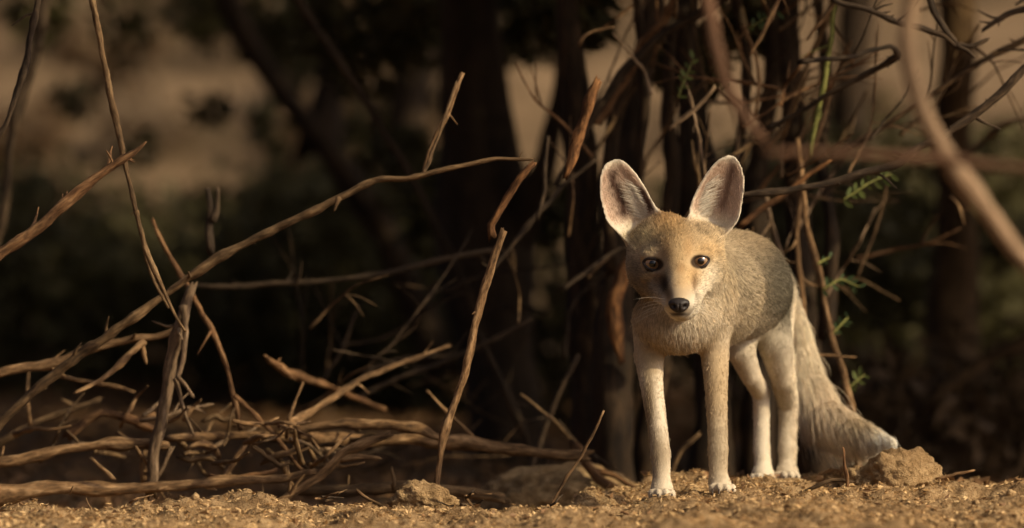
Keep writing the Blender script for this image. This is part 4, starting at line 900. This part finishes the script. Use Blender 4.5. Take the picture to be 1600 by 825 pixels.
def hair(name, pos, rad, colr, mat_, parent):
    n_, m_ = pos.shape[:2]
    cu = bpy.data.hair_curves.new(name); cu.add_curves([m_] * n_)
    cu.attributes['position'].data.foreach_set('vector', pos.astype(np.float32).ravel())
    a = cu.attributes.get('radius') or cu.attributes.new('radius', 'FLOAT', 'POINT'); a.data.foreach_set('value', rad.astype(np.float32).ravel())
    a = cu.attributes.new('tint', 'FLOAT_COLOR', 'POINT')
    a.data.foreach_set('color', np.concatenate([np.clip(colr, 0, .95), np.ones((n_, m_, 1))], 2).astype(np.float32).ravel())
    cu.materials.append(mat_); o = bpy.data.objects.new(name, cu); C.objects.link(o); o.parent = parent; return o
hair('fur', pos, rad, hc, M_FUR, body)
# long pale hairs fringing the bowl of each ear
fp, fr_, fc = [], [], []
for kx, (dist, sd2, mid, q2, uvw, b0, axv, pv, LEN) in enumerate(EARS):
    m_ = 300 if kx == 0 else 200; t1 = .13 + .55 * rng.beta(1.4, 2.2, m_); sgn = 1 if kx == 0 else -1
    s0 = rng.uniform(.42, .75, m_) * sgn
    # across the bowl: find the spot for (s, t) from the outline widths
    vs_ = np.linspace(.02, .98, 60); tab = np.array([[v_, *[np.interp(q_, *np.array(sorted(zip(uvw(b0 + axv * v_ * LEN + pv * np.linspace(-.06, .06, 161)[:, None])[0], np.linspace(-.06, .06, 161)))).T) for q_ in (-.95, .95)]] for v_ in vs_])
    P_ = []; l = rng.uniform(.25, .6, m_)
    for t_ in np.linspace(0, 1, 5):
        s_ = s0 - np.sign(s0) * l * t_; tq = t1 + .10 * t_; a_ = np.interp(tq, tab[:, 0], tab[:, 1]); b_ = np.interp(tq, tab[:, 0], tab[:, 2])
        xz = b0 + axv * (tq * LEN)[:, None] + pv * ((a_ + b_) / 2 + s_ / .95 * (b_ - a_) / 2)[:, None]
        P_.append(np.stack([xz[:, 0], mid(xz) - .0045 - .004 * math.sin(t_ * 2.6), xz[:, 1]], 1))
    fp.append(np.stack(P_, 1)); fr_.append(np.full((m_, 5), .00024) * np.array([1, 1, .8, .6, .2])); fc.append(np.ones((m_, 5, 3)) * np.array([.70, .62, .50]) * (.6 + .5 * rng.random((m_, 1, 1))))
hair('ear_fringe', np.concatenate(fp), np.concatenate(fr_), np.concatenate(fc), M_FUR, body)

# eyes
def eye_mat():
    m, t, b = base_mat('amber_eye'); tc = t.nodes.new('ShaderNodeTexCoord')
    gr = t.nodes.new('ShaderNodeVectorMath'); gr.operation = 'LENGTH'; mp = t.nodes.new('ShaderNodeVectorMath'); mp.operation = 'MULTIPLY'; mp.inputs[1].default_value = (1, 0, 1)
    t.links.new(tc.outputs['Object'], mp.inputs[0]); t.links.new(mp.outputs[0], gr.inputs[0])
    r = t.nodes.new('ShaderNodeValToRGB'); e = r.color_ramp.elements
    while len(e) < 5: e.new(.5)
    for i, (q, c_) in enumerate(((0, (.004, .003, .002)), (.34, (.004, .003, .002)), (.42, (.19, .10, .045)), (.74, (.30, .19, .10)), (.84, (.008, .005, .003)))): e[i].position = q; e[i].color = (*c_, 1)
    ml = t.nodes.new('ShaderNodeMath'); ml.operation = 'MULTIPLY'; ml.inputs[1].default_value = 1 / RM(14.5, -.07); t.links.new(gr.outputs['Value'], ml.inputs[0])
    t.links.new(ml.outputs[0], r.inputs[0]); t.links.new(r.outputs[0], b.inputs['Base Color']); b.inputs['Roughness'].default_value = .12; b.inputs['Specular IOR Level'].default_value = .7
    return m
EYE_Y = -.0455
M_EYE = eye_mat(); M_NOSE = fm('damp_black_nose', (.016, .011, .009), .55, .35); M_LID = fm('dark_eyelid', (.02, .012, .009), .5, .3); M_CLAW = fm('dark_claw', (.05, .035, .025), .4); M_WH = fm('whisker_hair', (.50, .43, .33), .5)
for (ex, ey, tilt) in ((1020, 412, .12), (1093, 408, -.12)):
    v, f = ico(4); e_ = mesh_obj('eye', v * RM(14.5, -.07), f, M_EYE, fox); e_.location = P(ex, ey, EYE_Y); e_.rotation_euler = (0, 0, -.06 if ex < 1060 else .12)
    sg = -1 if ex < 1060 else 1; ring = []
    for a_ in np.linspace(0, 2 * math.pi, 33):                    # almond opening lying on the ball, inner corner lower
        x_ = 14.6 * math.cos(a_); z_ = (8.6 if math.sin(a_) > 0 else 9.6) * math.sin(a_) * abs(math.sin(a_)) ** .35 + x_ * sg * .18
        d_ = math.sqrt(max(.02, 1 - (x_ / 15.2) ** 2 - (z_ / 15.2) ** 2)); ring.append(P(ex, ey + .5, EYE_Y) + np.array([RM(x_), -RM(14.6) * d_, RM(z_)]))
    ring = np.array(ring)
    v, f, bc, *_ = tube(ring, np.full(33, RM(2.3)), sides=8, rough=0, wob=0, step=.001); mesh_obj('eyelid', v, f, M_LID, fox)
# nose pad with two nostrils
v, f = ico(5); v = nrm(v)
q = v.copy(); q[:, 0] *= 1.05 + .25 * q[:, 2]; q[:, 2] *= .78; q[:, 1] *= .8
for sx in (-1, 1):
    c_ = nrm(np.array([sx * .62, -.75, -.12])); d = np.linalg.norm(v - c_, axis=1); q += (v * -.42) * np.exp(-(d / .26) ** 2)[:, None]
q += (v * -.12) * (np.exp(-(v[:, 0] / .09) ** 2) * (v[:, 1] < 0) * (v[:, 2] < .2))[:, None]
q *= (1 + .02 * vnoise(v * 14, 3))[:, None]
no = mesh_obj('nose', q * RM(15.5, -.13), f, M_NOSE, fox); no.location = P(1061, 477, -.158)
# whiskers
for i in range(12):
    sx = -1 if i % 2 else 1; a = P(1061 + sx * (17 + 3 * (i // 4)), 474 + 3.2 * (i // 2) - 6, -.135); l = .038 + .014 * rnd.random()
    dr = nrm(np.array([sx * 1, .35 + .2 * rnd.random(), -.12 - .10 * (i // 2) + .25])); b_ = a + dr * l * .5; c_ = a + dr * l + np.array([0, 0, -.006])
    v, f, *_ = tube([a, b_, c_], [.00034, .00026, .00010], sides=4, rough=0, wob=0, step=.006); mesh_obj('whisker', v, f, M_WH, fox)
# claws
for x, y, Y, wd, tn in ((1034, 779, -.005, 22, 0), (1126, 771, .008, 22, 3), (1191, 755, .31, 21, 0), (1230, 751, .33, 20, 0)):
    for o_ in (-.72, -.26, .26, .72):
        Yf = Y - (.036 if abs(o_) < .5 else .029); a = P(x + o_ * wd + tn, y - 6, Yf)
        v, f, *_ = tube([a, a + np.array([0, -.005, -.001]), a + np.array([0, -.009, -.005])], [.0016, .0012, .0004], sides=7, rough=0, wob=0, step=.002, blunt=False); mesh_obj('claw', v, f, M_CLAW, fox)
